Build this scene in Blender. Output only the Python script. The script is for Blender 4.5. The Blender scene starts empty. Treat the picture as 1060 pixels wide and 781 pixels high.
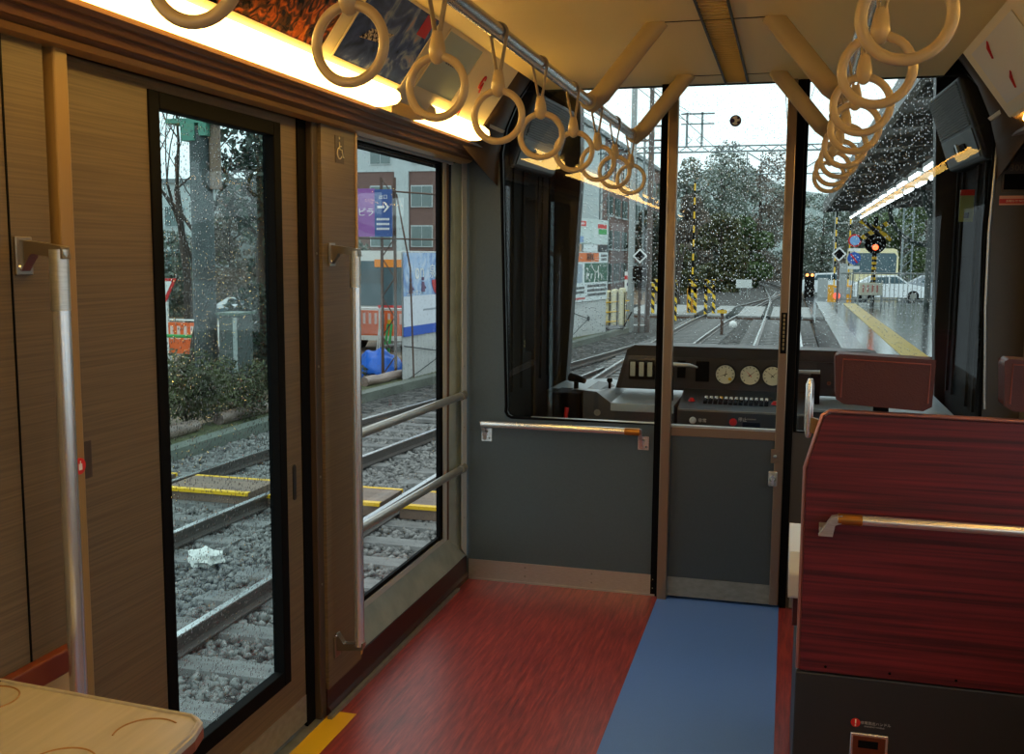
import bpy, bmesh, math, random
import numpy as np
from mathutils import Vector, Matrix, Euler
random.seed(7)
S = bpy.context.scene
COL = S.collection
R = math.radians

# ------------------------------------------------------------------ camera, world, exposure
cam = bpy.data.cameras.new('camera')
co = bpy.data.objects.new('camera', cam)
COL.objects.link(co); S.camera = co
cam.sensor_width = 36.0; cam.lens = 1051.3 / 1060 * 36.0
cam.clip_start = 0.05; cam.clip_end = 600
yaw, pit, rol = R(15.186), R(-6.866), R(0.40)
Fw = Vector((-math.sin(yaw)*math.cos(pit), math.cos(yaw)*math.cos(pit), math.sin(pit)))
r0 = Vector((math.cos(yaw), math.sin(yaw), 0)); u0 = r0.cross(Fw)
Rt = r0*math.cos(rol)+u0*math.sin(rol); Up = -r0*math.sin(rol)+u0*math.cos(rol)
M = Matrix((Rt, Up, -Fw)).transposed()
co.matrix_world = Matrix.Translation((0, 0, 1.5)) @ M.to_4x4()
S.view_settings.view_transform = 'Standard'; S.view_settings.look = 'None'
S.view_settings.gamma = 1.0; S.view_settings.use_curve_mapping = False
S.view_settings.exposure = 0.0
SKY = 1.9
LAMP = 15.0
w = bpy.data.worlds.new('world'); S.world = w; w.use_nodes = True
nt = w.node_tree; nt.nodes.clear()
bgn = nt.nodes.new('ShaderNodeBackground'); wo = nt.nodes.new('ShaderNodeOutputWorld')
tc = nt.nodes.new('ShaderNodeTexCoord'); sp = nt.nodes.new('ShaderNodeSeparateXYZ'); cr = nt.nodes.new('ShaderNodeValToRGB')
nt.links.new(tc.outputs['Generated'], sp.inputs[0]); nt.links.new(sp.outputs['Z'], cr.inputs[0])
cr.color_ramp.elements[0].position = 0.0; cr.color_ramp.elements[0].color = (.50, .60, .64, 1)
cr.color_ramp.elements[1].position = 0.22; cr.color_ramp.elements[1].color = (.86, .97, 1.0, 1)
e = cr.color_ramp.elements.new(.08); e.color = (.66, .79, .83, 1)
nt.links.new(cr.outputs[0], bgn.inputs['Color']); bgn.inputs['Strength'].default_value = SKY
nt.links.new(bgn.outputs[0], wo.inputs['Surface'])

# ------------------------------------------------------------------ materials
def srgb(*c):
    return tuple(((v/255)/12.92 if v/255 <= .04045 else ((v/255+.055)/1.055)**2.4) for v in c) + (1,)
MATS = {}
def mat(name, col, rough=.5, metal=0, spec=.5, var=0, vscale=(8, 8, 8), bump=0, bscale=40, detail=3, emit=None, estr=0, col2=None, alpha=None):
    if name in MATS: return MATS[name]
    m = bpy.data.materials.new(name); m.use_nodes = True; MATS[name] = m
    n = m.node_tree.nodes; l = m.node_tree.links; b = n['Principled BSDF']
    b.inputs['Base Color'].default_value = col; b.inputs['Roughness'].default_value = rough
    b.inputs['Metallic'].default_value = metal; b.inputs['Specular IOR Level'].default_value = spec
    if var or bump or col2:
        t = n.new('ShaderNodeTexCoord'); mp = n.new('ShaderNodeMapping'); l.new(t.outputs['Object'], mp.inputs[0])
        mp.inputs['Scale'].default_value = vscale
        nz = n.new('ShaderNodeTexNoise'); nz.inputs['Scale'].default_value = 1; nz.inputs['Detail'].default_value = detail
        l.new(mp.outputs[0], nz.inputs['Vector'])
        if var or col2:
            rp = n.new('ShaderNodeValToRGB'); l.new(nz.outputs['Fac'], rp.inputs[0])
            c2 = col2 or tuple(min(1, v*(1+var)) for v in col[:3]) + (1,)
            c1 = col if col2 else tuple(v*(1-var) for v in col[:3]) + (1,)
            rp.color_ramp.elements[0].position = .32; rp.color_ramp.elements[0].color = c1
            rp.color_ramp.elements[1].position = .68; rp.color_ramp.elements[1].color = c2
            l.new(rp.outputs[0], b.inputs['Base Color'])
        if bump:
            n2 = n.new('ShaderNodeTexNoise'); n2.inputs['Scale'].default_value = bscale; n2.inputs['Detail'].default_value = 2
            l.new(t.outputs['Object'], n2.inputs['Vector'])
            bp = n.new('ShaderNodeBump'); bp.inputs['Strength'].default_value = bump; bp.inputs['Distance'].default_value = .01
            l.new(n2.outputs['Fac'], bp.inputs['Height']); l.new(bp.outputs[0], b.inputs['Normal'])
    if emit:
        b.inputs['Emission Color'].default_value = emit; b.inputs['Emission Strength'].default_value = estr
    return m
def glass_mat(name, tint=(1, 1, 1, 1), drops=0, scale=(90, 90, 90), size=.3, seed=0.0, ior=1.45, side=True):
    m = bpy.data.materials.new(name); m.use_nodes = True; MATS[name] = m
    n = m.node_tree.nodes; l = m.node_tree.links; n.clear()
    out = n.new('ShaderNodeOutputMaterial'); tr = n.new('ShaderNodeBsdfTransparent'); gl = n.new('ShaderNodeBsdfGlossy')
    tr.inputs[0].default_value = tint; gl.inputs['Roughness'].default_value = 0.0
    fr = n.new('ShaderNodeFresnel'); fr.inputs[0].default_value = ior
    ge = n.new('ShaderNodeNewGeometry'); inv = n.new('ShaderNodeMath'); inv.operation = 'SUBTRACT'; inv.inputs[0].default_value = 1.0; l.new(ge.outputs['Backfacing'], inv.inputs[1])
    fm = n.new('ShaderNodeMath'); fm.operation = 'MULTIPLY'; l.new(fr.outputs[0], fm.inputs[0]); l.new(inv.outputs[0], fm.inputs[1])
    fm2 = n.new('ShaderNodeMath'); fm2.operation = 'MULTIPLY'; fm2.inputs[1].default_value = 1.0; fm2.use_clamp = True; l.new(fm.outputs[0], fm2.inputs[0])
    mx = n.new('ShaderNodeMixShader'); l.new(fm2.outputs[0], mx.inputs[0]); l.new(tr.outputs[0], mx.inputs[1]); l.new(gl.outputs[0], mx.inputs[2])
    last = mx
    if drops:
        t = n.new('ShaderNodeTexCoord')
        mp = n.new('ShaderNodeMapping'); l.new(t.outputs['Object'], mp.inputs[0]); mp.inputs['Scale'].default_value = scale
        mp.inputs['Location'].default_value = (seed, seed, seed)
        vo = n.new('ShaderNodeTexVoronoi'); vo.voronoi_dimensions = '2D'; vo.inputs['Scale'].default_value = 1
        sx_ = n.new('ShaderNodeSeparateXYZ'); cb = n.new('ShaderNodeCombineXYZ'); l.new(mp.outputs[0], sx_.inputs[0])
        l.new(sx_.outputs['Y' if side else 'X'], cb.inputs[0]); l.new(sx_.outputs['Z'], cb.inputs[1]); l.new(cb.outputs[0], vo.inputs['Vector'])
        sx = n.new('ShaderNodeSeparateColor'); l.new(vo.outputs['Color'], sx.inputs[0])
        mu = n.new('ShaderNodeMath'); mu.operation = 'MULTIPLY'; l.new(sx.outputs[0], mu.inputs[0]); mu.inputs[1].default_value = size
        lt = n.new('ShaderNodeMath'); lt.operation = 'LESS_THAN'; l.new(vo.outputs['Distance'], lt.inputs[0]); l.new(mu.outputs[0], lt.inputs[1])
        bp = n.new('ShaderNodeBump'); bp.inputs['Strength'].default_value = 1; bp.inputs['Distance'].default_value = .012; bp.invert = True
        l.new(vo.outputs['Distance'], bp.inputs['Height'])
        rf = n.new('ShaderNodeBsdfGlass'); rf.inputs['IOR'].default_value = 1.33; rf.inputs['Roughness'].default_value = .05
        l.new(bp.outputs[0], rf.inputs['Normal'])
        m2 = n.new('ShaderNodeMixShader')
        mm = n.new('ShaderNodeMath'); mm.operation = 'MULTIPLY'; mm.inputs[1].default_value = drops; l.new(lt.outputs[0], mm.inputs[0])
        l.new(mm.outputs[0], m2.inputs[0]); l.new(mx.outputs[0], m2.inputs[1]); l.new(rf.outputs[0], m2.inputs[2]); last = m2
    l.new(last.outputs[0], out.inputs['Surface'])
    return m
GLASS = glass_mat('clear_glass', (.97, .985, .98, 1))
GLASS_T = glass_mat('cab_glass', (.975, .985, .98, 1), ior=1.5)
RAIN = glass_mat('rain_glass', (.74, .88, .87, 1), drops=.65, scale=(105, 105, 95), size=.42)
RAIN_L = glass_mat('light_rain_glass', (.93, .96, .95, 1), drops=.5, scale=(70, 70, 40), size=.15, seed=3)
RAIN_W = glass_mat('windscreen_rain_glass', (.95, .98, .975, 1), drops=.45, scale=(95, 95, 50), size=.27, seed=8, side=False)

WALL = mat('brown_laminate', srgb(98, 82, 60), .5, var=.22, vscale=(3, 3, 240), detail=4)
WALLD = mat('dark_brown_trim', srgb(62, 50, 40), .45)
BEIGE = mat('beige_panel', srgb(176, 148, 104), .5)
CREAM = mat('cream_panel', srgb(236, 222, 180), .45)
CEIL = mat('ceiling_cream', srgb(242, 218, 150), .55)
MOULD = mat('brown_moulding', srgb(112, 80, 54), .42)
GREY = mat('slate_laminate', srgb(64, 77, 84), .42, var=.05, vscale=(120, 120, 120))
DARK = mat('black_plastic', srgb(30, 31, 33), .45)
BLACK = mat('black_rubber', srgb(8, 8, 9), .7, spec=.08)
CABDK = mat('cab_lining', srgb(30, 32, 34), .85, spec=.05)
ARCH = mat('arch_lining', srgb(78, 60, 38), .5)
STEEL = mat('brushed_steel', srgb(186, 188, 186), .34, .8, var=.1, vscale=(40, 40, 400))
STEELD = mat('dull_steel', srgb(138, 140, 134), .45, .6, var=.12, vscale=(30, 30, 60))
ALU = mat('grey_aluminium', srgb(196, 198, 192), .45, .3)
SILL = mat('sill_steel', srgb(158, 168, 160), .4, .4, var=.15, vscale=(10, 10, 10))
CHROME = mat('chrome', srgb(222, 224, 226), .27, .85)
BRONZE = mat('bronze_stile', srgb(150, 132, 112), .32, .85)
RING = mat('ivory_plastic', srgb(186, 164, 124), .3)
STRAP = mat('ivory_strap', srgb(170, 150, 114), .55)
SEATR = mat('dark_red_laminate', srgb(108, 30, 38), .4, col2=srgb(56, 14, 22), vscale=(2, 2, 110), detail=5)
LEATH = mat('maroon_leather', srgb(64, 16, 15), .45, bump=.15, bscale=300)
PINK = mat('rose_edge', srgb(176, 90, 92), .35)
SEATB = mat('black_seat_base', srgb(34, 36, 40), .5)
WOOD = mat('pale_wood', srgb(166, 160, 148), .38, var=.08, vscale=(60, 4, 4))
WOODE = mat('wood_edge', srgb(120, 62, 30), .4)
WHITE = mat('white_plastic', srgb(220, 222, 220), .4)
YEL = mat('yellow_paint', srgb(222, 176, 20), .5)
ORG = mat('orange_paint', srgb(226, 96, 30), .5)
RED = mat('red_paint', srgb(200, 30, 28), .45)
GRN = mat('green_paint', srgb(40, 150, 70), .5)
BLUE = mat('blue_paint', srgb(40, 88, 170), .5)
BLUEF = mat('aisle_blue', srgb(80, 118, 184), .5, var=.05, vscale=(300, 300, 300))
LAMPM = mat('lamp_diffuser', (1, .8, .45, 1), .5, emit=(1.0, .60, .14, 1), estr=LAMP)
CONC = mat('concrete', srgb(128, 130, 128), .6, var=.12, vscale=(6, 6, 6))
CONCW = mat('wet_concrete', srgb(92, 98, 100), .22, var=.25, vscale=(2, 2, 2))
RAILM = mat('rail_steel', srgb(96, 90, 86), .38, .6)
RAILT = mat('polished_rail_top', srgb(200, 204, 206), .25, .9)
RUST = mat('rusty_steel', srgb(86, 66, 56), .6, .3)
STONE = mat('ballast_stone', srgb(134, 133, 130), .45, col2=srgb(60, 60, 60), vscale=(14, 14, 14))
def floor_mat():
    m = mat('red_floor', srgb(128, 50, 48), .38)
    n = m.node_tree.nodes; l = m.node_tree.links; b = n['Principled BSDF']
    t = n.new('ShaderNodeTexCoord'); mp = n.new('ShaderNodeMapping'); l.new(t.outputs['Object'], mp.inputs[0]); mp.inputs['Scale'].default_value = (70, 5, 1)
    nz = n.new('ShaderNodeTexNoise'); nz.inputs['Scale'].default_value = 1; nz.inputs['Detail'].default_value = 6; nz.inputs['Roughness'].default_value = .7
    l.new(mp.outputs[0], nz.inputs['Vector']); rp = n.new('ShaderNodeValToRGB'); l.new(nz.outputs['Fac'], rp.inputs[0])
    rp.color_ramp.elements[0].position = .33; rp.color_ramp.elements[0].color = srgb(92, 34, 36)
    rp.color_ramp.elements[1].position = .7; rp.color_ramp.elements[1].color = srgb(166, 66, 56)
    e = rp.color_ramp.elements.new(.5); e.color = srgb(128, 46, 46)
    l.new(rp.outputs[0], b.inputs['Base Color'])
    return m
FLOOR = floor_mat()

# ------------------------------------------------------------------ mesh helpers
class MB:
    def __init__(s): s.v = []; s.f = []; s.mi = []; s.sm = []
    def add(s, vs, fs, mi=0, smooth=False):
        o = len(s.v); s.v += [tuple(v) for v in vs]
        for f in fs: s.f.append(tuple(i+o for i in f)); s.mi.append(mi); s.sm.append(smooth)
        return s
    def box(s, x0, x1, y0, y1, z0, z1, mi=0):
        v = [(x, y, z) for z in (z0, z1) for y in (y0, y1) for x in (x0, x1)]
        return s.add(v, [(0, 2, 3, 1), (4, 5, 7, 6), (0, 1, 5, 4), (2, 6, 7, 3), (0, 4, 6, 2), (1, 3, 7, 5)], mi)
    def prism(s, poly, axis, a, b, mi=0, smooth=False):
        # poly: 2D points; axis 'x': (y,z), 'y': (x,z), 'z': (x,y)
        def p(q, t):
            return {'x': (t, q[0], q[1]), 'y': (q[0], t, q[1]), 'z': (q[0], q[1], t)}[axis]
        n = len(poly); v = [p(q, a) for q in poly] + [p(q, b) for q in poly]
        s.add(v, [(i, (i+1) % n, n+(i+1) % n, n+i) for i in range(n)], mi, smooth)
        s.add(v, [tuple(range(n))[::-1], tuple(range(n, 2*n))], mi)
        return s
    def tube(s, pts, r, n=12, caps=True, mi=0, ry=None, up=None, closed=False):
        pts = [Vector(p) for p in pts]; N = len(pts)
        rs = r if isinstance(r, (list, tuple)) else [r]*N
        vs = []; prev = None
        for i, p in enumerate(pts):
            if closed: d = pts[(i+1) % N]-pts[i-1]
            else: d = pts[min(i+1, N-1)]-pts[max(i-1, 0)]
            d.normalize()
            if prev is None:
                a = Vector(up) if up else (Vector((0, 0, 1)) if abs(d.z) < .9 else Vector((1, 0, 0)))
            else: a = prev
            a = (a-d*a.dot(d)).normalized(); prev = a; b = d.cross(a)
            for k in range(n):
                t = 2*math.pi*k/n
                vs.append(p+a*math.cos(t)*rs[i]+b*math.sin(t)*(rs[i] if ry is None else ry))
        fs = []
        for i in range(N if closed else N-1):
            for k in range(n):
                j = (i+1) % N
                fs.append((i*n+k, i*n+(k+1) % n, j*n+(k+1) % n, j*n+k))
        s.add(vs, fs, mi, True)
        if caps and not closed:
            s.add(vs[:n], [tuple(range(n))[::-1]], mi); s.add(vs[-n:], [tuple(range(n))], mi)
        return s
    def cyl(s, a, b, r, n=16, mi=0): return s.tube([a, b], r, n, True, mi)
    def lathe(s, c, prof, n=20, axis='z', mi=0):
        vs = []
        for (r, h) in prof:
            for k in range(n):
                t = 2*math.pi*k/n; x, y = r*math.cos(t), r*math.sin(t)
                q = {'z': (x, y, h), 'y': (x, h, y), 'x': (h, x, y)}[axis]
                vs.append((c[0]+q[0], c[1]+q[1], c[2]+q[2]))
        m = len(prof)
        s.add(vs, [(i*n+k, i*n+(k+1) % n, (i+1)*n+(k+1) % n, (i+1)*n+k) for i in range(m-1) for k in range(n)], mi, True)
        s.add(vs[:n], [tuple(range(n))[::-1]], mi); s.add(vs[-n:], [tuple(range(n))], mi)
        return s
    def quad(s, a, b, c, d, mi=0): return s.add([a, b, c, d], [(0, 1, 2, 3)], mi)
    def plate(s, a, b, c, d, t, mi=0):   # quad with thickness along its normal
        a, b, c, d = map(Vector, (a, b, c, d)); n = (b-a).cross(d-a).normalized()*t
        v = [a, b, c, d, a+n, b+n, c+n, d+n]
        return s.add(v, [(3, 2, 1, 0), (4, 5, 6, 7), (0, 1, 5, 4), (1, 2, 6, 5), (2, 3, 7, 6), (3, 0, 4, 7)], mi)
    def build(s, name, m, parent=None, bevel=0, seg=2, **tags):
        me = bpy.data.meshes.new(name); me.from_pydata(s.v, [], s.f); me.update()
        for k in (m if isinstance(m, (list, tuple)) else [m]): me.materials.append(k)
        me.polygons.foreach_set('material_index', s.mi); me.polygons.foreach_set('use_smooth', s.sm)
        bm = bmesh.new(); bm.from_mesh(me)
        bmesh.ops.recalc_face_normals(bm, faces=bm.faces); bm.to_mesh(me); bm.free()
        o = bpy.data.objects.new(name, me); COL.objects.link(o)
        if parent:
            o.parent = parent
            o.matrix_parent_inverse = Matrix.Translation(-parent_loc(parent))
        if bevel:
            b = o.modifiers.new('bevel', 'BEVEL'); b.width = bevel; b.segments = seg; b.limit_method = 'ANGLE'; b.angle_limit = R(40)
            b.harden_normals = False
        for k, v in tags.items(): o[k] = v
        return o
LOCS = {}
def parent_loc(p): return Vector(LOCS.get(p.name, (0, 0, 0)))
def thing(name, loc, label, cat, group=None):
    o = bpy.data.objects.new(name, None); o.empty_display_size = .1; COL.objects.link(o); o.location = loc
    LOCS[o.name] = tuple(loc)
    o['label'] = label; o['category'] = cat
    if group: o['group'] = group
    return o
def struct(o): o['kind'] = 'structure'; return o
def tag(o, label, cat, group=None, kind=None):
    o['label'] = label; o['category'] = cat
    if group: o['group'] = group
    if kind: o['kind'] = kind
    return o
def copy_tree(o, loc, label=None, rot=None, parent=None, scale=None):
    c = o.copy(); COL.objects.link(c)
    if parent: c.parent = parent; c.matrix_parent_inverse = o.matrix_parent_inverse.copy()
    else:
        c.location = loc
        if rot is not None: c.rotation_euler = rot
        if scale is not None: c.scale = scale
        if label: c['label'] = label
    for ch in [q for q in COL.objects if q.parent == o]: copy_tree(ch, None, parent=c)
    return c
def text(body, size, loc, rx, m, parent=None, name='lettering', rot=None, align='CENTER', ext=.0004, sx=1.0, bold=0.0):
    cu = bpy.data.curves.new(name, 'FONT'); cu.body = body; cu.size = size; cu.extrude = ext; cu.align_x = align; cu.align_y = 'CENTER'; cu.offset = bold
    cu.resolution_u = 3
    t = bpy.data.objects.new(name, cu); COL.objects.link(t)
    bpy.context.view_layer.update()
    dg = bpy.context.evaluated_depsgraph_get()
    me = bpy.data.meshes.new_from_object(t.evaluated_get(dg))
    bpy.data.objects.remove(t)
    me.materials.clear(); me.materials.append(m)
    mt = Matrix.Translation(loc) @ (rot if rot is not None else Euler(rx).to_matrix().to_4x4()) @ Matrix.Diagonal((sx, 1, 1, 1))
    me.transform(mt)
    o = bpy.data.objects.new(name, me); COL.objects.link(o)
    if parent: o.parent = parent; o.matrix_parent_inverse = Matrix.Translation(-parent_loc(parent))
    return o
FRONT = (R(90), 0, 0)          # reads from -y

# ================================================================== THE CAR: structure
Y0, YP, YW = -3.6, 4.38, 5.5
XL, XR = -1.40, 0.90
CX = -0.25
struct(MB().box(XL-.1, XR+.1, Y0, YW+.1, -.06, 0).build('floor', FLOOR))
struct(MB().box(-.51, .008, Y0, YP+.02, 0, .0015).build('trim_1', BLUEF))
struct(MB().box(-1.40, -1.315, 1.72, 2.93, 0, .0015).build('trim_2', YEL))
th = MB().box(-1.53, -1.40, 1.72, 2.87, 0, .004)
for x in (-1.50, -1.47, -1.44): th.box(x, x+.006, 1.72, 2.87, .004, .008)
struct(th.build('trim_3', STEELD))
# ceiling: flat hanging panel, curved roof above
c = MB().box(-1.055, .555, Y0, 4.41, 2.213, 2.235)
struct(c.build('ceiling', CEIL))
roof = [(-1.62, 1.9), (-1.62, 2.2), (-1.2, 2.46), (-.25, 2.56), (.7, 2.46), (1.12, 2.2), (1.12, 1.9),
        (1.06, 1.9), (1.06, 2.16), (.68, 2.42), (-.25, 2.51), (-1.18, 2.42), (-1.56, 2.16), (-1.56, 1.9)]
struct(MB().prism(roof, 'y', Y0, YW+.12).build('ceiling_roof', CABDK))
# ceiling seams in front of the ventilation strip
seam = MB()
for yy in (3.23, 4.20): seam.box(-.40, -.10, yy, yy+.006, 2.2115, 2.2135)
struct(seam.build('trim_4', BLACK))

def cove(sgn):
    X = lambda x: CX+sgn*(x-CX)
    nm = 'left' if sgn == 1 else 'right'
    # sloping cream panel with the advertising, turning over above the ceiling
    prof = [(-1.215, 1.99), (-1.135, 2.1015), (-1.055, 2.213), (-.98, 2.28), (-.86, 2.31), (-.86, 2.325), (-.99, 2.295), (-1.07, 2.225), (-1.23, 2.0), (-1.23, 1.985)]
    struct(MB().prism([(X(a), b) for a, b in prof], 'y', Y0, 3.95).build('wall_%s_cove' % nm, CREAM))
    # light trough above the moulding
    tr = [(-1.40, 2.05), (-1.215, 2.02), (-1.205, 2.03), (-1.40, 2.07)]
    struct(MB().prism([(X(a), b) for a, b in tr], 'y', Y0, 4.30).build('trim_trough_%s' % nm, CREAM))
    mo = [(-1.405, 1.905), (-1.36, 1.906), (-1.345, 1.914), (-1.335, 1.914), (-1.322, 1.930), (-1.31, 1.930), (-1.297, 1.941), (-1.287, 1.941),
          (-1.272, 1.948), (-1.268, 1.957), (-1.30, 1.962), (-1.40, 1.95)]
    struct(MB().prism([(X(a), b) for a, b in mo], 'y', Y0, 4.31).build('trim_moulding_%s' % nm, MOULD))
    struct(MB().prism([(X(a), b) for a, b in [(-1.41, 1.893), (-1.37, 1.896), (-1.355, 1.9055), (-1.41, 1.905)]], 'y', Y0, 4.31).build('trim_bead_%s' % nm, mat('gold_bead', srgb(190, 150, 90), .35, .3)))
    # fluorescent diffusers
    ends = [(Y0+.1, -1.45), (-1.35, .9), (1.0, 3.03), (3.36, 4.0)]
    order = ['rearmost', 'second from the rear', 'long, above the sliding door' if sgn == 1 else 'long, above the red seats', 'short, nearest the driver cab']
    XX = X if sgn == 1 else (lambda x: X(x)+.07)
    for k, (a, b) in enumerate(ends):
        t = thing('strip_light', (X(-1.26), (a+b)/2, 1.96), 'warm strip light in the %s ceiling cove, %s' % (nm, order[k]), 'light', 'cove strip lights')
        d = [(-1.345, 1.968), (-1.29, 1.958), (-1.24, 1.957), (-1.20, 1.964), (-1.186, 1.978), (-1.190, 1.996), (-1.206, 2.010), (-1.30, 2.03), (-1.345, 2.01)]
        MB().prism([(XX(p), q) for p, q in d], 'y', a, b, 0, True).build('diffuser', LAMPM, t)
        for yy in (a-.012, b):
            MB().prism([(XX(p), q) for p, q in d], 'y', yy, yy+.012).build('end_cap', CREAM, t)
    # dark arch between the cove and the cab partition
    A = [(-1.30, 1.955), (-1.222, 1.985), (-1.14, 2.10), (-1.058, 2.215), (-.97, 2.29), (-.86, 2.32)]
    B = [(-1.262, 1.80), (-1.25, 1.945), (-1.225, 2.05), (-1.175, 2.165), (-1.10, 2.27), (-.95, 2.34)]
    m = MB(); n = len(A)
    vs = [(X(a), 3.93, z) for a, z in A] + [(X(a), YP, z) for a, z in B]
    vs += [(X(a)-sgn*.03, 3.93, z+.03) for a, z in A] + [(X(a)-sgn*.03, YP, z+.03) for a, z in B]
    fs = [(i, i+1, n+i+1, n+i) for i in range(n-1)] + [(2*n+i, 3*n+i, 3*n+i+1, 2*n+i+1) for i in range(n-1)]
    fs += [(i, 2*n+i, 2*n+i+1, i+1) for i in range(n-1)]
    m.add(vs, fs, 0, True); struct(m.build('trim_arch_%s' % nm, ARCH))
cove(1); cove(-1)

# left wall behind / beside the camera, with its passenger windows
lw = MB()
lw.box(-1.55, XL, Y0, -2.9, 0, 1.93).box(-1.55, XL, -2.9, .6, 0, .80).box(-1.55, XL, -2.9, .6, 1.80, 1.93)
lw.box(-1.55, XL, -1.2, -1.0, .8, 1.8).box(-1.55, XL, .6, 1.70, 0, 1.93)
struct(lw.build('wall_left', WALL))
struct(MB().box(-1.402, -1.398, 1.588, 1.592, .70, 1.9).build('trim_5', BLACK))
struct(MB().box(XL, -1.375, .3, 1.715, .655, .705).build('trim_6', mat('red_brown_ledge', srgb(110, 48, 26), .4), bevel=.004))
struct(MB().box(XL, -1.396, .3, 1.715, .1, .65).build('trim_7', BEIGE))
struct(MB().box(-1.50, -1.392, 1.722, 1.762, 0, 1.925).build('trim_8', mat('gold_brown_post', srgb(140, 112, 70), .4), bevel=.004))
struct(MB().box(-1.52, -1.43, 1.765, 2.85, 1.895, 1.93).build('trim_9', WALLD))
struct(MB().box(-1.55, XL, -3.6, 4.38, 1.93, 2.05).build('wall_left_top', WALLD))
# right wall (mirror, glazed), end wall behind the camera
rw = MB().box(XR, XR+.1, Y0, YP, 0, .85).box(XR, XR+.1, Y0, YP, 1.82, 2.05)
for a, b in ((Y0, -3.2), (-1.7, -1.5), (.1, .35), (1.9, 2.1), (4.1, 4.38)): rw.box(XR, XR+.1, a, b, .85, 1.82)
struct(rw.build('wall_right', WALL))
struct(MB().box(-1.6, 1.1, Y0-.1, Y0, 0, 2.5).build('wall_back', WALL))

# sliding door leaf
XD = -1.43
door = thing('door_1', (XD, 2.3, 0), '', ''); del door['label']; del door['category']; struct(door)
lf = MB()
lf.box(XD-.035, XD, 1.755, 2.073, .02, 1.90).box(XD-.035, XD, 2.701, 2.80, .02, 1.90)
lf.box(XD-.035, XD, 2.073, 2.701, .02, .196).box(XD-.035, XD, 2.073, 2.701, 1.871, 1.90)
lf.build('door_leaf', WALL, door)
fr = MB()
ya, yb, za, zb = 2.073, 2.701, .196, 1.871
fw = .042
fr.box(XD-.03, XD+.004, ya, ya+fw, za, zb).box(XD-.03, XD+.004, yb-fw, yb, za, zb).box(XD-.03, XD+.004, ya+fw, yb-fw, za, za+.045).box(XD-.03, XD+.004, ya+fw, yb-fw, zb-.04, zb)
fr.build('window_frame', BLACK, door, bevel=.003)
def pane(name, x0, x1, y0, y1, z0, z1, parent, outm, side, inm=GLASS):
    m = MB().box(x0, x1, y0, y1, z0, z1)
    m.mi = [1 if k == side else 0 for k in range(6)]
    me = m
    o = bpy.data.objects.new(name, bpy.data.meshes.new(name))
    o.data.from_pydata(me.v, [], me.f); o.data.materials.append(inm); o.data.materials.append(outm)
    o.data.polygons.foreach_set('material_index', me.mi); o.data.update(); COL.objects.link(o)
    if parent: o.parent = parent; o.matrix_parent_inverse = Matrix.Translation(-parent_loc(parent))
    return o
pane('door_glass', XD-.022, XD-.016, ya+fw-.01, yb-fw+.01, za+.035, zb-.03, door, RAIN, 4)
MB().box(XD, XD+.002, 1.765, 2.80, .02, .11).build('kick_plate', STEELD, door)
h = MB().prism([(2.748+.010*math.cos(t), .80+.008+(.045 if math.sin(t) > 0 else -.045)+.010*math.sin(t)) for t in [2*math.pi*k/20 for k in range(20)]], 'x', XD, XD+.003)
h.build('finger_recess', DARK, door)
MB().box(XD, XD+.0008, 1.80, 1.83, 1.02, 1.10).build('small_plate', WALLD, door)

# column between the door and the window
struct(MB().box(-1.54, -1.425, 2.80, 2.885, 0, 1.93).build('trim_10', BLACK))
jm = MB().box(-1.50, -1.405, 2.855, 2.895, 0, 1.925)
struct(jm.build('trim_11', WALLD, bevel=.003))
struct(MB().box(-1.55, -1.395, 2.895, 3.155, .09, 1.93).build('wall_left_column', WALL))
struct(MB().box(-1.40, -1.392, 3.147, 3.160, .11, 1.925).build('trim_12', mat('gold_bead', srgb(190, 150, 90), .35, .3)))
sc = MB()
for z in (.45, .8, 1.15, 1.5): sc.lathe((-1.4055+.0, 2.875, z), [(.004, 0), (.004, .002)], 8, 'x')
struct(sc.build('trim_screws', STEELD))
# dark red-brown skirting below the side window
sk = [(-1.55, 0), (-1.39, 0), (-1.39, .02), (-1.40, .03), (-1.402, .11), (-1.41, .118), (-1.55, .118)]
struct(MB().prism(sk, 'y', 2.895, YP).build('baseboard_left', mat('dark_red_skirting', srgb(48, 22, 20), .4)))
struct(MB().box(-1.39, -1.375, 2.87, 4.2, 0, .012).build('baseboard_edge', STEELD))

# fixed side window
w1 = thing('window_1', (-1.45, 3.75, 0), '', ''); del w1['label']; del w1['category']; struct(w1)
XG = -1.46
f = MB()
ga, gb, gza, gzb = 3.16, 4.17, .235, 1.885
# slanted sill and slanted right reveal
f.add([(-1.402, 3.158, .118), (-1.402, 4.37, .108), (-1.45, 4.255, .215), (-1.45, 3.158, .215)], [(0, 1, 2, 3)])
f.add([(-1.402, 4.37, .108), (-1.402, 4.37, 1.91), (-1.45, 4.30, 1.895), (-1.45, 4.255, .215)], [(0, 1, 2, 3)])
f.build('sill_and_reveal', SILL, w1)
fl = MB().plate((-1.4015, 4.372, .11), (-1.4015, 4.372, 1.91), (-1.4015, 4.30, 1.91), (-1.4015, 4.30, .165), .002)
fl.build('flange', ALU, w1)
MB().box(-1.455, -1.448, 4.245, 4.262, .215, 1.895).build('brown_gasket', mat('brown_gasket', srgb(96, 66, 44), .5), w1)
MB().box(-1.468, -1.452, 4.205, 4.247, .215, 1.895).box(-1.47, -1.455, 3.158, 4.247, .205, .232).build('inner_frame', ALU, w1)
bg = MB().box(-1.475, -1.458, 4.165, 4.207, .232, 1.895).box(-1.475, -1.462, 3.158, 4.17, .228, .25).box(-1.475, -1.455, 3.158, 4.17, 1.882, 1.90)
bg.build('gasket', BLACK, w1)
hd = MB().box(-1.46, -1.405, 3.158, 4.30, 1.900, 1.912).box(-1.46, -1.44, 3.158, 4.30, 1.89, 1.902)
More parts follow.
